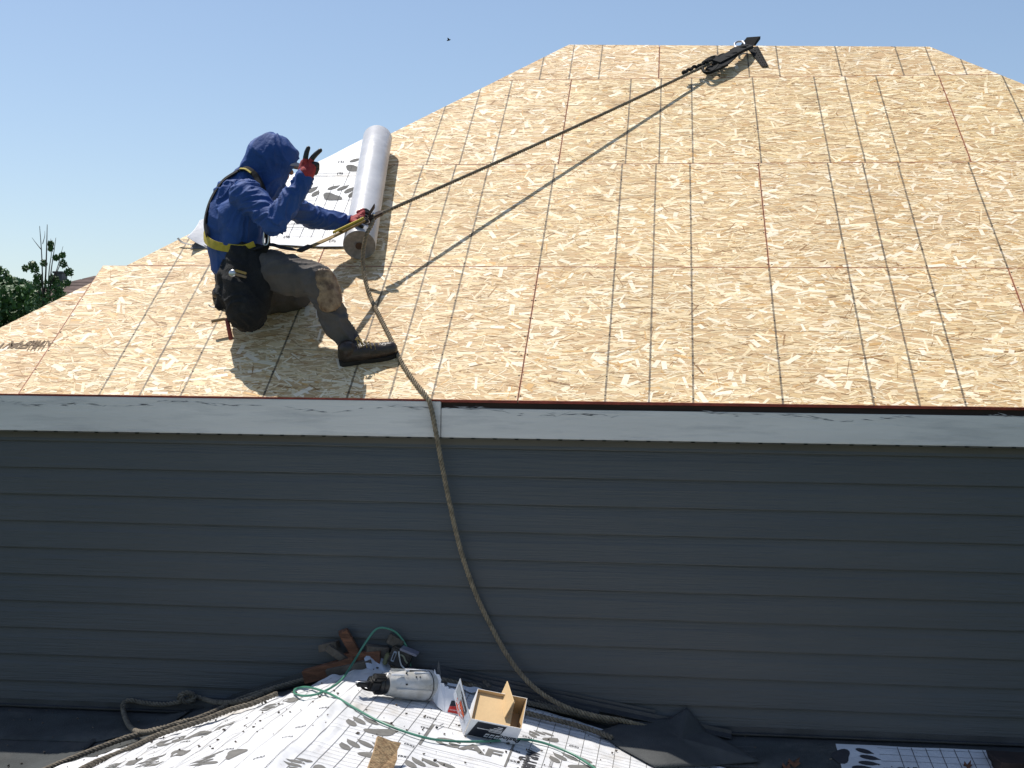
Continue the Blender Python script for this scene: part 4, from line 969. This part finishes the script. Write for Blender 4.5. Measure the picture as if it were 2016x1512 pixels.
# air hose
HL = .012
hs = [atY(808, 1312, -.02), atY(802, 1278, .0), atY(785, 1250, -.01), atY(765, 1238, -.02), atY(742, 1238, -.03), atY(722, 1262, -.06), atY(700, 1297, -.12)]+[onlow(x, y, .034) for x, y in ((676, 1334), (655, 1352), (625, 1366), (598, 1370), (580, 1365), (583, 1356), (605, 1353), (640, 1362))]
hs += [onlow(x, y, .024) for x, y in ((670, 1377), (700, 1395), (740, 1417), (790, 1438), (850, 1455), (910, 1460), (970, 1459), (1020, 1455), (1060, 1460), (1100, 1473), (1135, 1489), (1170, 1512), (1200, 1535))]
tag(tube('air_hose', spline(hs, .012), .0052, HOSE, None, 10), 'thin green air hose looping over the white sheet past the carton', 'hose')
# long dark metal strips lying along the wall on both sides
for i, (a, b, yy, w_, lab) in enumerate((((455, 1378), (640, 1318), -.02, .03, 'dark metal flashing strip leaning along the siding, left of the wood scraps'),
                        ((420, 1388), (600, 1336), -.05, .02, 'narrow dark flashing strip lying over the ropes, left of the wood scraps'),
                        ((850, 1316), (1290, 1406), .005, .022, 'uppermost dark flashing strip lying along the siding behind the ropes'),
                        ((870, 1328), (1440, 1447), -.02, .026, 'longest dark flashing strip lying along the siding, right of the nail gun'),
                        ((900, 1345), (1180, 1407), -.05, .03, 'short dark flashing strip lying just behind the carton and ropes'))):
    A, B = atY(*a, yy), atY(*b, yy); d = B-A; bm = bmesh.new()
    box(bm, A, d, V((0, -w_, -.012)), V((0, 0, .0035))); box(bm, A+V((0, .002, 0)), d, V((0, .003, 0)), V((0, .001, w_*.8)))
    tag(bmobj('flashing_strip', bm, FLASH), lab, 'metal strip', 'metal strips beside the siding')
# wood scraps against the siding
def scrap(name, c, l, w_, t, rz, ry, m, lab, cat, rx=0, group='wood scraps piled by the siding'):
    if group: t *= 1.5; w_ *= 1.2; l *= 1.05
    bm = bmesh.new(); nx = 7
    M_ = Matrix.Translation(V(c)) @ Matrix.Rotation(rz, 4, 'Z') @ Matrix.Rotation(ry, 4, 'Y') @ Matrix.Rotation(rx, 4, 'X')
    sd_ = rng.uniform(0, 99); G = []
    for i in range(nx+1):
        x = -l/2+l*i/nx; e = .10*w_*noise.noise(V((i*.8, sd_, 0))); rag = 0
        w_ = w_
        sec = [(-w_/2+e, -t/2), (w_/2+e*.5, -t/2), (w_/2+e*.5, t/2), (-w_/2+e, t/2)]
        G.append([bm.verts.new(M_ @ V((x+(rng.normal(0, l*.025) if i in (0, nx) else 0), y, z))) for y, z in sec])
    for a, b in zip(G, G[1:]):
        for k in range(4): bm.faces.new((a[k], a[(k+1) % 4], b[(k+1) % 4], b[k]))
    bm.faces.new(G[0][::-1]); bm.faces.new(G[-1]); o = bmobj(name, bm, m)
    md = o.modifiers.new('b', 'BEVEL'); md.width = .002; md.segments = 2
    return tag(o, lab, cat, group)
scrap('wood_scrap', atY(692, 1272, -.01), .16, .055, .03, .2, 1.05, CEDAR, 'orange brown wood scrap standing tilted at the top of the pile by the siding', 'wood scrap')
scrap('wood_scrap', atY(648, 1272, -.02), .085, .05, .022, -.1, -.25, CEDAR2, 'dull brown wood chip at the upper left of the scrap pile', 'wood scrap')
scrap('wood_scrap', atY(663, 1287, -.05), .10, .05, .022, .2, .62, CEDAR2, 'grey weathered wood scrap leaning left in the scrap pile', 'wood scrap')
scrap('wood_scrap', atY(650, 1318, -.06), .24, .06, .04, .05, -.30, CEDAR, 'largest reddish wood block lying at the foot of the scrap pile', 'wood scrap')
scrap('wood_scrap', atY(715, 1297, -.02), .18, .05, .045, -.1, -.12, CEDAR, 'reddish wood scrap lying under the green hose loop', 'wood scrap')
scrap('wood_scrap', atY(742, 1282, .0), .10, .06, .035, .3, .1, CEDAR2, 'dark brown wood chunk behind the black power tool', 'wood scrap')
scrap('wood_scrap', atY(778, 1262, .01), .07, .05, .03, .2, .5, CEDAR2, 'small dark wood chunk inside the green hose arch against the siding', 'wood scrap')
scrap('wood_scrap', atY(690, 1316, -.08), .20, .05, .03, .2, -.22, CEDAR2, 'dull wood strip between the scrap pile and the rope', 'wood scrap')
q0, q1 = onlow(721, 1516, .014), onlow(771, 1518, .014); q2, q3 = atY(787, 1466, q1.y+.13), atY(741, 1452, q0.y+.13)
ofc = [q0, q0.lerp(q1, .5)+V((0, -.006, 0)), q1, q1.lerp(q2, .35)+V((.004, 0, 0)), q1.lerp(q2, .7)+V((-.005, 0, 0)), q2, q2.lerp(q3, .4)+V((0, 0, -.004)), q3, q3.lerp(q0, .5)+V((.004, 0, 0))]
o_ = card('sheathing_offcut', ofc, (q1-q0).cross(q3-q0).normalized()*.013, OSBSCRAP); tag(o_, 'brown rough sheathing offcut lying on the white sheet at the bottom of the photo', 'wood offcut')
# black power tool behind the nail gun
bt = empty('power_tool', atY(785, 1312, -.05), 'small black power tool with pale trim standing behind the grey nail gun', 'power tool')
c = atY(789, 1294, -.05); Rm = Matrix.Rotation(.35, 3, 'Y') @ Matrix.Diagonal((1.12, 1.12, 1.25))
def bx(o, a, b, cc, m, nm, bev=.003): 
    a, b, cc = Rm @ V(a), Rm @ V(b), Rm @ V(cc); return boxo(nm, c+Rm @ V(o), a, b, cc, m, bt, bev)
bx((-.045, -.03, -.035), (.09, 0, 0), (0, .06, 0), (0, 0, .07), PLAS_B, 'housing', .008)
bx((-.012, -.036, .030), (.075, 0, 0), (0, .07, 0), (0, 0, .009), mat('lilac_grey_plastic', (.22, .21, .26), .4), 'cover', .002)
bx((-.032, -.034, -.020), (.014, 0, 0), (0, .006, 0), (0, 0, .040), mat('label_grey', (.30, .34, .40), .5), 'label_plate', .002)
bx((-.028, -.0365, -.014), (.007, 0, 0), (0, .004, 0), (0, 0, .028), PLAS_B, 'label_window', .001)
bx((-.062, -.025, -.045), (.018, 0, 0), (0, .03, 0), (0, 0, .045), mat('olive_plastic', (.13, .13, .06), .5), 'side_grip', .004)
tube('wire_belt', spline([c+V(v) for v in ((-.002, -.04, .035), (.002, -.045, .01), (.012, -.05, -.025), (.03, -.06, -.045), (.005, -.07, -.062))], .006), .0035, PLAS_W, bt, 8)
tube('hose_fitting', [c+V((.03, -.02, -.05)), c+V((.07, -.03, -.055))], .016, FLASH, bt, 12)
tube('trigger_guard', spline([c+V(v) for v in ((.00, -.034, .02), (.02, -.038, .012), (.03, -.038, -.01), (.04, -.036, -.02))], .006), .0045, mat('grey_olive', (.20, .20, .13), .5), bt, 8)
# nail gun
ng = empty('nail_gun', onlow(800, 1392, .01), 'grooved silver grey pneumatic nail gun lying on the white sheet beside the cartons', 'nail gun')
g0, g1 = onlow(756, 1379, .012), onlow(846, 1384, .012)
g0 = g0+V((0, .02, .066)); g1 = g1+V((0, .03, .070)); ga = (g1-g0).normalized(); gL = (g1-g0).length
lathe('cylinder_body', g0, ga, [(-.004, .034), (0, .047), (.012, .050), (.03, .052), (gL*.3, .058), (gL*.5, .063), (gL*.86, .067), (gL*.87, .065), (gL*.885, .065), (gL*.89, .0685), (gL*.97, .068), (gL*.975, .064)], PLAS_W, ng, 48)
lathe('end_cap_ring', g0+ga*gL*.975, ga, [(0, .056), (0, .061), (.006, .060), (.012, .052), (.013, .02)], PLAS_R, ng, 40)
lathe('cap_groove', g0+ga*gL*.868, ga, [(0, .060), (.0, .0665), (.003, .0665), (.003, .060)], PLAS_B, ng, 40)
gn = V((0, -.55, .83)); gn = (gn-ga*gn.dot(ga)).normalized(); gsd = ga.cross(gn).normalized()
for ang, l0_, l1_, w_, m_ in ((.25, .0, .065, .008, CARD_W), (1.25, .02, gL*.85, .005, PLAS_W), (-.55, .02, gL*.8, .004, PLAS_W), (-1.2, .04, gL*.6, .006, PLAS_W), (.0, .12, gL*.84, .007, CARD_W)):
    n_ = gn*math.cos(ang)-gsd*math.sin(ang)*(1 if gsd.z < 0 else -1)*-1; s_ = ga.cross(n_).normalized()
    boxo('cast_rib', g0+ga*l0_+n_*.057-s_*w_/2, ga*(l1_-l0_), s_*w_, n_*.012, m_, ng, .002)
for ang in (.32, .45, .58):
    n_ = gn*math.cos(ang)+gsd*math.sin(ang)*(1 if gsd.z > 0 else -1); s_ = ga.cross(n_).normalized()
    boxo('vent_rib', g0+ga*gL*.38+n_*.060-s_*.003, ga*gL*.45, s_*.006, n_*.009, CARD_W, ng, .001)
    boxo('vent_gap', g0+ga*gL*.45+n_*.0605+s_*.0032, ga*gL*.36, s_*.003, n_*.007, PLAS_B, ng)
for t_, ang in ((.35, .0), (.52, -.35), (.60, -.35), (.78, -.2), (.3, -.9)):
    n_ = gn*math.cos(ang)+gsd*math.sin(ang)*(-1 if gsd.z > 0 else 1)*-1; tube('screw_head', [g0+ga*gL*t_+n_*.058, g0+ga*gL*t_+n_*.0655], .004, PLAS_B, ng, 8)
lathe('bumper_housing', g0-ga*.035, ga, [(0, .02), (0, .030), (.008, .040), (.02, .036), (.033, .043), (.036, .040)], PLAS_B, ng, 24)
boxo('nose_block', g0-ga*.085-gn*.028-gsd*.025, ga*.055, gsd*.05, gn*.056, PLAS_B, ng, .008)
boxo('nose_guard', g0-ga*.055-gn*.040-gsd*.03, ga*.05, gsd*.06, gn*.03, PLAS_B, ng, .006)
boxo('feed_door', g0-ga*.070+gn*.022-gsd*.02, ga*.062, gsd*.04, gn*.022, PLAS_B, ng, .006)
boxo('drive_guide', g0-ga*.14-gn*.014-gsd*.012, ga*.07, gsd*.024, gn*.022, PLAS_B, ng, .004)
tube('contact_tip', [g0-ga*.15+gn*.004, g0-ga*.08+gn*.008], .004, STEEL, ng, 8)
tube('contact_arm', spline([g0-ga*.12-gn*.01, g0-ga*.09-gn*.03, g0-ga*.04-gn*.038, g0-ga*.0-gn*.045], .01), .005, BLACKM, ng, 8)
for dx in (-.055, -.03): tube('nose_bolt', [g0+ga*dx+gn*.018, g0+ga*dx+gn*.030], .005, STEEL, ng, 8)
tube('nose_bolt', [g0-ga*.012+gn*.03-gsd*.01, g0+ga*.01+gn*.05-gsd*.01], .004, STEEL, ng, 8)
boxo('magazine_latch', g0-ga*.06+gn*.015-gsd*.01, ga*.05, gsd*.02, gn*.03, BLACKM, ng, .004)
# open carton
O = onlow(914, 1446, .013); cb = empty('open_carton', O, 'open kraft lined carton with black and orange print standing right of the nail gun', 'carton')
a = V((.208, .050, -.016)); d = V((.005, .165, .088)); h = V((.034, -.052, .078)); a = a-d.normalized()*a.dot(d.normalized())
th = .003; an_, dn_, hn_ = a.normalized(), d.normalized(), h.normalized()
def wall2(nm, o, e1, e2, n_, mo, mi):
    """board with a printed outside and a kraft inside"""
    bm = bmesh.new(); prism(bm, [o, o+e1, o+e1+e2, o+e2], n_*th*.5); w_ = bmobj(nm, bm, mo, cb)
    bm = bmesh.new(); prism(bm, [o+n_*th*.52+e1*.004+e2*.004, o+n_*th*.52+e1*.996+e2*.004, o+n_*th*.52+e1*.996+e2*.996, o+n_*th*.52+e1*.004+e2*.996], n_*th*.5); bmobj('kraft_lining', bm, mi, w_); return w_
fn = a.cross(h).normalized(); fn = fn if fn.dot(d) > 0 else -fn
front = wall2('front_panel', O, a, h, fn, CARD_W, KRAFT)
wall2('back_panel', O+d, a, h, -fn, CARD_W, KRAFT)
bn_ = a.cross(d).normalized(); bn_ = bn_ if bn_.dot(h) > 0 else -bn_
wall2('bottom_panel', O, a, d, bn_, CARD_W, KRAFT)
sn_ = d.cross(h).normalized(); sn_ = sn_ if sn_.dot(a) > 0 else -sn_
wall2('side_panel', O, d, h, sn_, CARD_W, KRAFT); wall2('side_panel', O+a, d, h, -sn_, CARD_W, KRAFT)
# kraft pad lying high in the box
boxo('kraft_pad', O+h*.80+a*.02+d*.03, a*.76, d*.94, h*.03, KRAFT, cb)
# flaps
e1 = atY(906, 1327, O.y+.02)-atY(928, 1404, O.y+.0); 
fx = h.cross(e1).normalized(); fx = fx if fx.dot(CAM-O) > 0 else -fx
fl = wall2('flap', O+V((-.004, -.004, 0)), h*1.03, e1*.98+V((0, .03, 0)), -fx, CARD_W, KRAFT)
e2 = (O+a*.86+h)
fr_ = [e2+V((0, .0, 0)), atY(984, 1376, O.y+.17), atY(998, 1341, O.y+.20), atY(1010, 1381, O.y+.02)]
bm = bmesh.new(); prism(bm, [atY(993, 1413, O.y+.0), atY(983, 1374, O.y+.15), atY(998, 1341, O.y+.17), atY(1011, 1381, O.y+.02)], V((.003, 0, 0))); bmobj('flap', bm, KRAFT, cb)
# print on the front
def quad(nm, o, e1, e2, u0_, u1_, v0_, v1_, n_, m, par, sk=0.0):
    P4 = [o+e1*u0_+e2*v0_, o+e1*u1_+e2*v0_, o+e1*(u1_+sk)+e2*v1_, o+e1*(u0_+sk)+e2*v1_]; P4 = [p+n_ for p in P4]
    return mesh_obj(nm, P4, [(0, 1, 2, 3)], m, par)
off = -fn*.0012
quad('black_panel', O, a, h, .05, .62, .03, .93, off, CARD_K, front, .10)
ex, ey = -an_, -hn_                                                 # the print is upside down
text('lettering', 'Paslode', .034, O+a*.83+h*.28+off*1.5, ex, ey, PLAS_B, front, .25, .0008)
for k, (l, t) in enumerate(((.10, .80), (.17, .71), (.24, .62), (.48, .55), (.24, .47))): quad('printed_line', O, a, h, .66-l+(.0), .66, t, t+.035, off*1.8, CARD_W, front)
for k, u_ in enumerate((.56, .46, .36)): quad('printed_symbol', O, a, h, u_, u_+.075, .12, .34, off*1.8, CARD_W, front, .03); quad('printed_symbol', O, a, h, u_+.02, u_+.06, .18, .27, off*2.4, CARD_K, front, .03)
# print on the tall flap
fo = O+V((-.004, -.004, 0)); fe = e1*.96+V((0, .03, 0)); fnn = (h.cross(fe)).normalized(); fnn = fnn if fnn.dot(CAM-O) > 0 else -fnn; fo2 = fnn*.0028
quad('orange_panel', fo, fe, h, .42, .80, .10, .62, fo2, CARD_O, fl, .0)
quad('orange_panel', fo, fe, h, .25, .52, .22, .60, fo2*1.1, CARD_O, fl, .0)
quad('black_panel', fo, fe, h, .22, .74, .66, .93, fo2, CARD_K, fl, .0)
quad('grey_label', fo, fe, h, .62, .95, .40, .88, fo2*1.3, mat('pale_label', (.42, .44, .45), .5), fl, .0)
quad('printed_line', fo, fe, h, .28, .66, .76, .80, fo2*1.6, CARD_W, fl, .0)
text('lettering', 'Paslode', .040, fo+fe*.50+h*.34+fo2*1.8, -fe.normalized(), -h.normalized(), CARD_W, fl, .2, .001)
# white carton flaps beside it
wc = empty('white_carton', onlow(880, 1400, .012), 'torn white carton with notched edge and red label between nail gun and open carton', 'carton')
yb = onlow(876, 1402, .012).y
def pp(x, y, dy): return atY(x, y, yb+dy)
bm = bmesh.new(); prism(bm, [pp(866, 1345, .06), pp(873, 1345, .06), pp(876, 1352, .06), pp(881, 1351, .06), pp(884, 1356, .05), pp(889, 1355, .05), pp(905, 1360, .03), pp(905, 1410, .0), pp(877, 1404, .0), pp(860, 1390, .02)], V((.001, .003, 0))); bp_ = bmobj('notched_panel', bm, CARD_W, wc)
arc = [pp(851, 1356, .07), pp(857, 1348, .07), pp(866, 1345, .06), pp(862, 1390, .02), pp(856, 1384, .04), pp(851, 1374, .06)]
bm = bmesh.new(); prism(bm, arc, V((-.001, .003, 0))); bmobj('curved_flap', bm, CARD_W, wc)
bm = bmesh.new(); prism(bm, [pp(855, 1318, .09), pp(858, 1327, .08), pp(864, 1328, .08), pp(868, 1338, .07), pp(866, 1348, .06), pp(855, 1345, .07)], V((.002, .002, 0))); bmobj('torn_flap', bm, CARD_W, wc)
bm = bmesh.new(); prism(bm, [pp(860, 1325, .1), pp(863, 1301, .10), pp(867, 1330, .09), pp(868, 1342, .08), pp(861, 1336, .09)], V((.002, .002, 0))); bmobj('dark_flap', bm, FLASH, wc)
mesh_obj('red_label', [pp(881, 1402, -.004), pp(904, 1406, -.004), pp(903, 1391, .004), pp(885, 1390, .006)], [(0, 1, 2, 3)], CARD_R, bp_)
mesh_obj('black_label', [pp(885, 1389.6, .006), pp(903, 1390.6, .004), pp(902, 1380, .010), pp(889, 1379, .010)], [(0, 1, 2, 3)], CARD_K, bp_)
text('lettering', 'rounddrive', .009, pp(893, 1398, -.006), V((1, 0, -.15)).normalized(), V((0, .2, 1)).normalized(), CARD_W, bp_)
# shreds of paper and underlayment behind the carton
def shred(nm, px, py, dy, l, w_, rz, m, lab, cat='scrap', tilt=.2):
    c = atY(px, py, dy); VV = []; n = 9; sd_ = rng.uniform(0, 50)
    for i in range(n+1):
        x = -l/2+l*i/n; ww = w_/2*(.5+.5*math.sin(math.pi*(i+.5)/(n+1)))*(1+.3*noise.noise(V((i*.9, sd_, 0)))); z = .015*noise.noise(V((i*.35, sd_, 3)))
        for s in (-1, 1): VV.append(c+V((x*math.cos(rz)-s*ww*math.sin(rz), x*math.sin(rz)+s*ww*math.cos(rz), z+x*-.15+s*ww*tilt)))
    o = mesh_obj(nm, VV, [(2*i, 2*i+2, 2*i+3, 2*i+1) for i in range(n)], m); md = o.modifiers.new('s', 'SOLIDIFY'); md.thickness = .0015
    return tag(o, lab, cat, 'paper and sheet scraps by the cartons')
shred('paper_scrap', 915, 1352, -.10, .16, .04, .1, CARD_W, 'crumpled white paper scrap just behind the open carton')
shred('paper_scrap', 945, 1362, -.14, .14, .03, -.3, CARD_W, 'flat white paper scrap behind the right side of the open carton')
shred('paper_scrap', 965, 1372, -.20, .10, .02, .2, CARD_W, 'narrow white paper strip against the back of the open carton')
shred('paper_scrap', 905, 1336, -.06, .12, .025, -.2, FELT, 'dark torn strip above the white paper scraps')
shred('paper_scrap', 958, 1346, -.06, .06, .02, -.8, CEDAR2, 'small brown splinter lying among the dark strips behind the carton')
shred('sheet_scrap', 744, 1307, -.07, .12, .08, .5, mat('blue_white_sheet', (.50, .53, .60), .5), 'folded white sheet corner sticking up behind the nail gun nose', 'scrap', .8)
shred('sheet_scrap', 684, 1345, -.20, .14, .07, .7, PAPER, 'folded white sheet edge left of the nail gun nose', 'scrap', .5)
shred('felt_strip', 668, 1362, -.28, .10, .012, .9, FELT, 'thin dark strip on the fold left of the nail gun', 'scrap')
# nail on the sheet
nl = empty('nail', onlow(864, 1431, .014), 'single bent roofing nail lying on the white sheet left of the carton', 'nail')
n0, n1 = onlow(860, 1432, .018), onlow(873, 1425, .018); tube('shank', [n0, n1], .0022, STEEL, nl, 6); tube('head', [n0-(n1-n0).normalized()*.002, n0], .006, FLASH, nl, 10)
# dark felt scrap standing against the siding
c3 = [onlow(1175, 1442, .02), onlow(1262, 1412, .03), atY(1318, 1416, -.04), atY(1352, 1393, .0), atY(1390, 1440, -.03), onlow(1462, 1478, .02), onlow(1498, 1500, .02), onlow(1420, 1506, .015), onlow(1290, 1511, .02), onlow(1222, 1474, .02)]
cen = sum((p for p in c3), V((0, 0, 0)))/len(c3)+V((0, -.02, .01))
bm = bmesh.new(); P2 = []
for k in range(len(c3)):
    a_, b_ = c3[k], c3[(k+1) % len(c3)]
    for q in range(5): P2.append(a_.lerp(b_, q/5)+V((0, 0, .004*noise.noise(V((k+q*.2, 3, 0))))))
RN_ = 8; G = []
for r in range(1, RN_+1): 
    t = r/RN_; G.append([bm.verts.new(cen.lerp(p, t)+V((0, 0, .012*math.sin(t*3.1)*noise.noise(V((p.x*5, p.y*5, 2)))))) for p in P2])
cv = bm.verts.new(cen); n_ = len(P2)
for i in range(n_): bm.faces.new((cv, G[0][i], G[0][(i+1) % n_]))
for A_, B_2 in zip(G, G[1:]):
    for i in range(n_): bm.faces.new((A_[i], B_2[i], B_2[(i+1) % n_], A_[(i+1) % n_]))
fo_ = bmobj('felt_offcut', bm, FELT, None, True); tag(fo_, 'large dark grey felt offcut with one corner curled up against the siding', 'roofing felt')
md = fo_.modifiers.new('s', 'SOLIDIFY'); md.thickness = .003
# dark weathered board at the right edge
scrap('weathered_board', onlow(1995, 1500, .03)+V((.06, -.02, 0)), .32, .20, .05, .05, .03, mat('dark_brown_board', (.035, .02, .017), .85, .5, 8), 'dark brown board lying at the lower right edge beside the white patch', 'board', 0, None)
for px, py, s_, lab in ((1563, 1500, .030, 'curled brown leaf on the dark felt left of the white patch'), (1905, 1505, .018, 'small brown leaf on the right half of the white patch'), (1548, 1508, .02, 'smallest brown leaf at the bottom edge left of the white patch')):
    c = onlow(px, py, .02); VV = [c+V((math.cos(t)*s_*(1.3 if k % 2 else .7), math.sin(t)*s_, .018*math.sin(2.3*t))) for k, t in enumerate(np.linspace(0, 2*math.pi, 9)[:-1])]+[c+V((0, 0, -.004))]
    o = mesh_obj('dry_leaf', VV, [(8, k, (k+1) % 8) for k in range(8)], CEDAR, None, True); tag(o, lab, 'leaf', 'dry leaves on the lower roof'); md = o.modifiers.new('s', 'SOLIDIFY'); md.thickness = .0012
# grit and crumbs scattered over the lower roof
bm = bmesh.new()
for i in range(520):
    x, y = rng.uniform(-2.6, 2.8), rng.uniform(-1.3, 0); s_ = rng.uniform(.0015, .0055); z = low(x, y)+(.014+wr(x, y) if (X0 < x < X1 and y < ytop(x)) else .006)
    g = bmesh.ops.create_icosphere(bm, subdivisions=0 if False else 1, radius=s_); bmesh.ops.translate(bm, vec=(x, y, z+s_*.3), verts=g['verts']); 
    for v_ in g['verts']: v_.co.x += rng.normal(0, s_*.5)
tag(bmobj('grit', bm, CEDAR2), 'scattered brown crumbs and grit on the lower roof', 'debris', None, 'stuff')
# grey mill stamp printed on the left sheathing panel
up_r = ROOF.to_3x3() @ V((0, 1, 0))
STAMP = mat('stamp_ink', (.27, .20, .14), .9, spec=.1)
def stamp(s, size, px, py, shear=0, rot=math.pi):
    u, v = ruv(px, py); vs_, fs_ = text_mesh(s, size, shear, .0015); ca, sa = math.cos(rot), math.sin(rot)
    return mesh_obj('printed_stamp', [rr2w(u+x_.x*ca-x_.y*sa, v+x_.x*sa+x_.y*ca, .0004) for x_ in vs_], fs_, STAMP, pl)
stamp('APA', .10, 52, 678, .1); stamp('RATED', .06, 86, 676, .1); stamp('24/16', .07, 14, 680, .1)
for k in range(5):
    u, v = ruv(60+k*7, 680); v_, f_ = ribbon((u, v-.05), (u, v+.05), .004, lambda a_, b_: rr2w(a_, b_, .0004)); mesh_obj('printed_stamp', v_, f_, STAMP, pl)
# a few roofing nails and staples dotted along the bare panels' guide lines
bm = bmesh.new()
for V0_, V1_, offs in ((0, V1, (-96, 0, 96)), (V1, V2, (-48, 48)), (V2, V3, (-96, 0, 96))):
    for k in offs:
        for c_ in (0.4, 16, 32, 48, 64, 80, 95.6):
            for q in range(8):
                u_, v_ = (k+c_)*IN+rng.normal(0, .003), V0_+.03+q*.165+rng.normal(0, .008)
                if v_ > V1_-.02 or any(hp[0]*u_+hp[1]*v_ > hp[2]-.03 for hp in (hpL, hpR)) or not -2.9 < u_ < 3.2: continue
                p = rr2w(u_, v_, .0012); g = bmesh.ops.create_circle(bm, cap_ends=True, radius=.0045, segments=7); bmesh.ops.transform(bm, matrix=Matrix.Translation(p) @ ROOF, verts=g['verts'])
tag(bmobj('sheathing_nail', bm, BLACKM, house), kind='stuff')
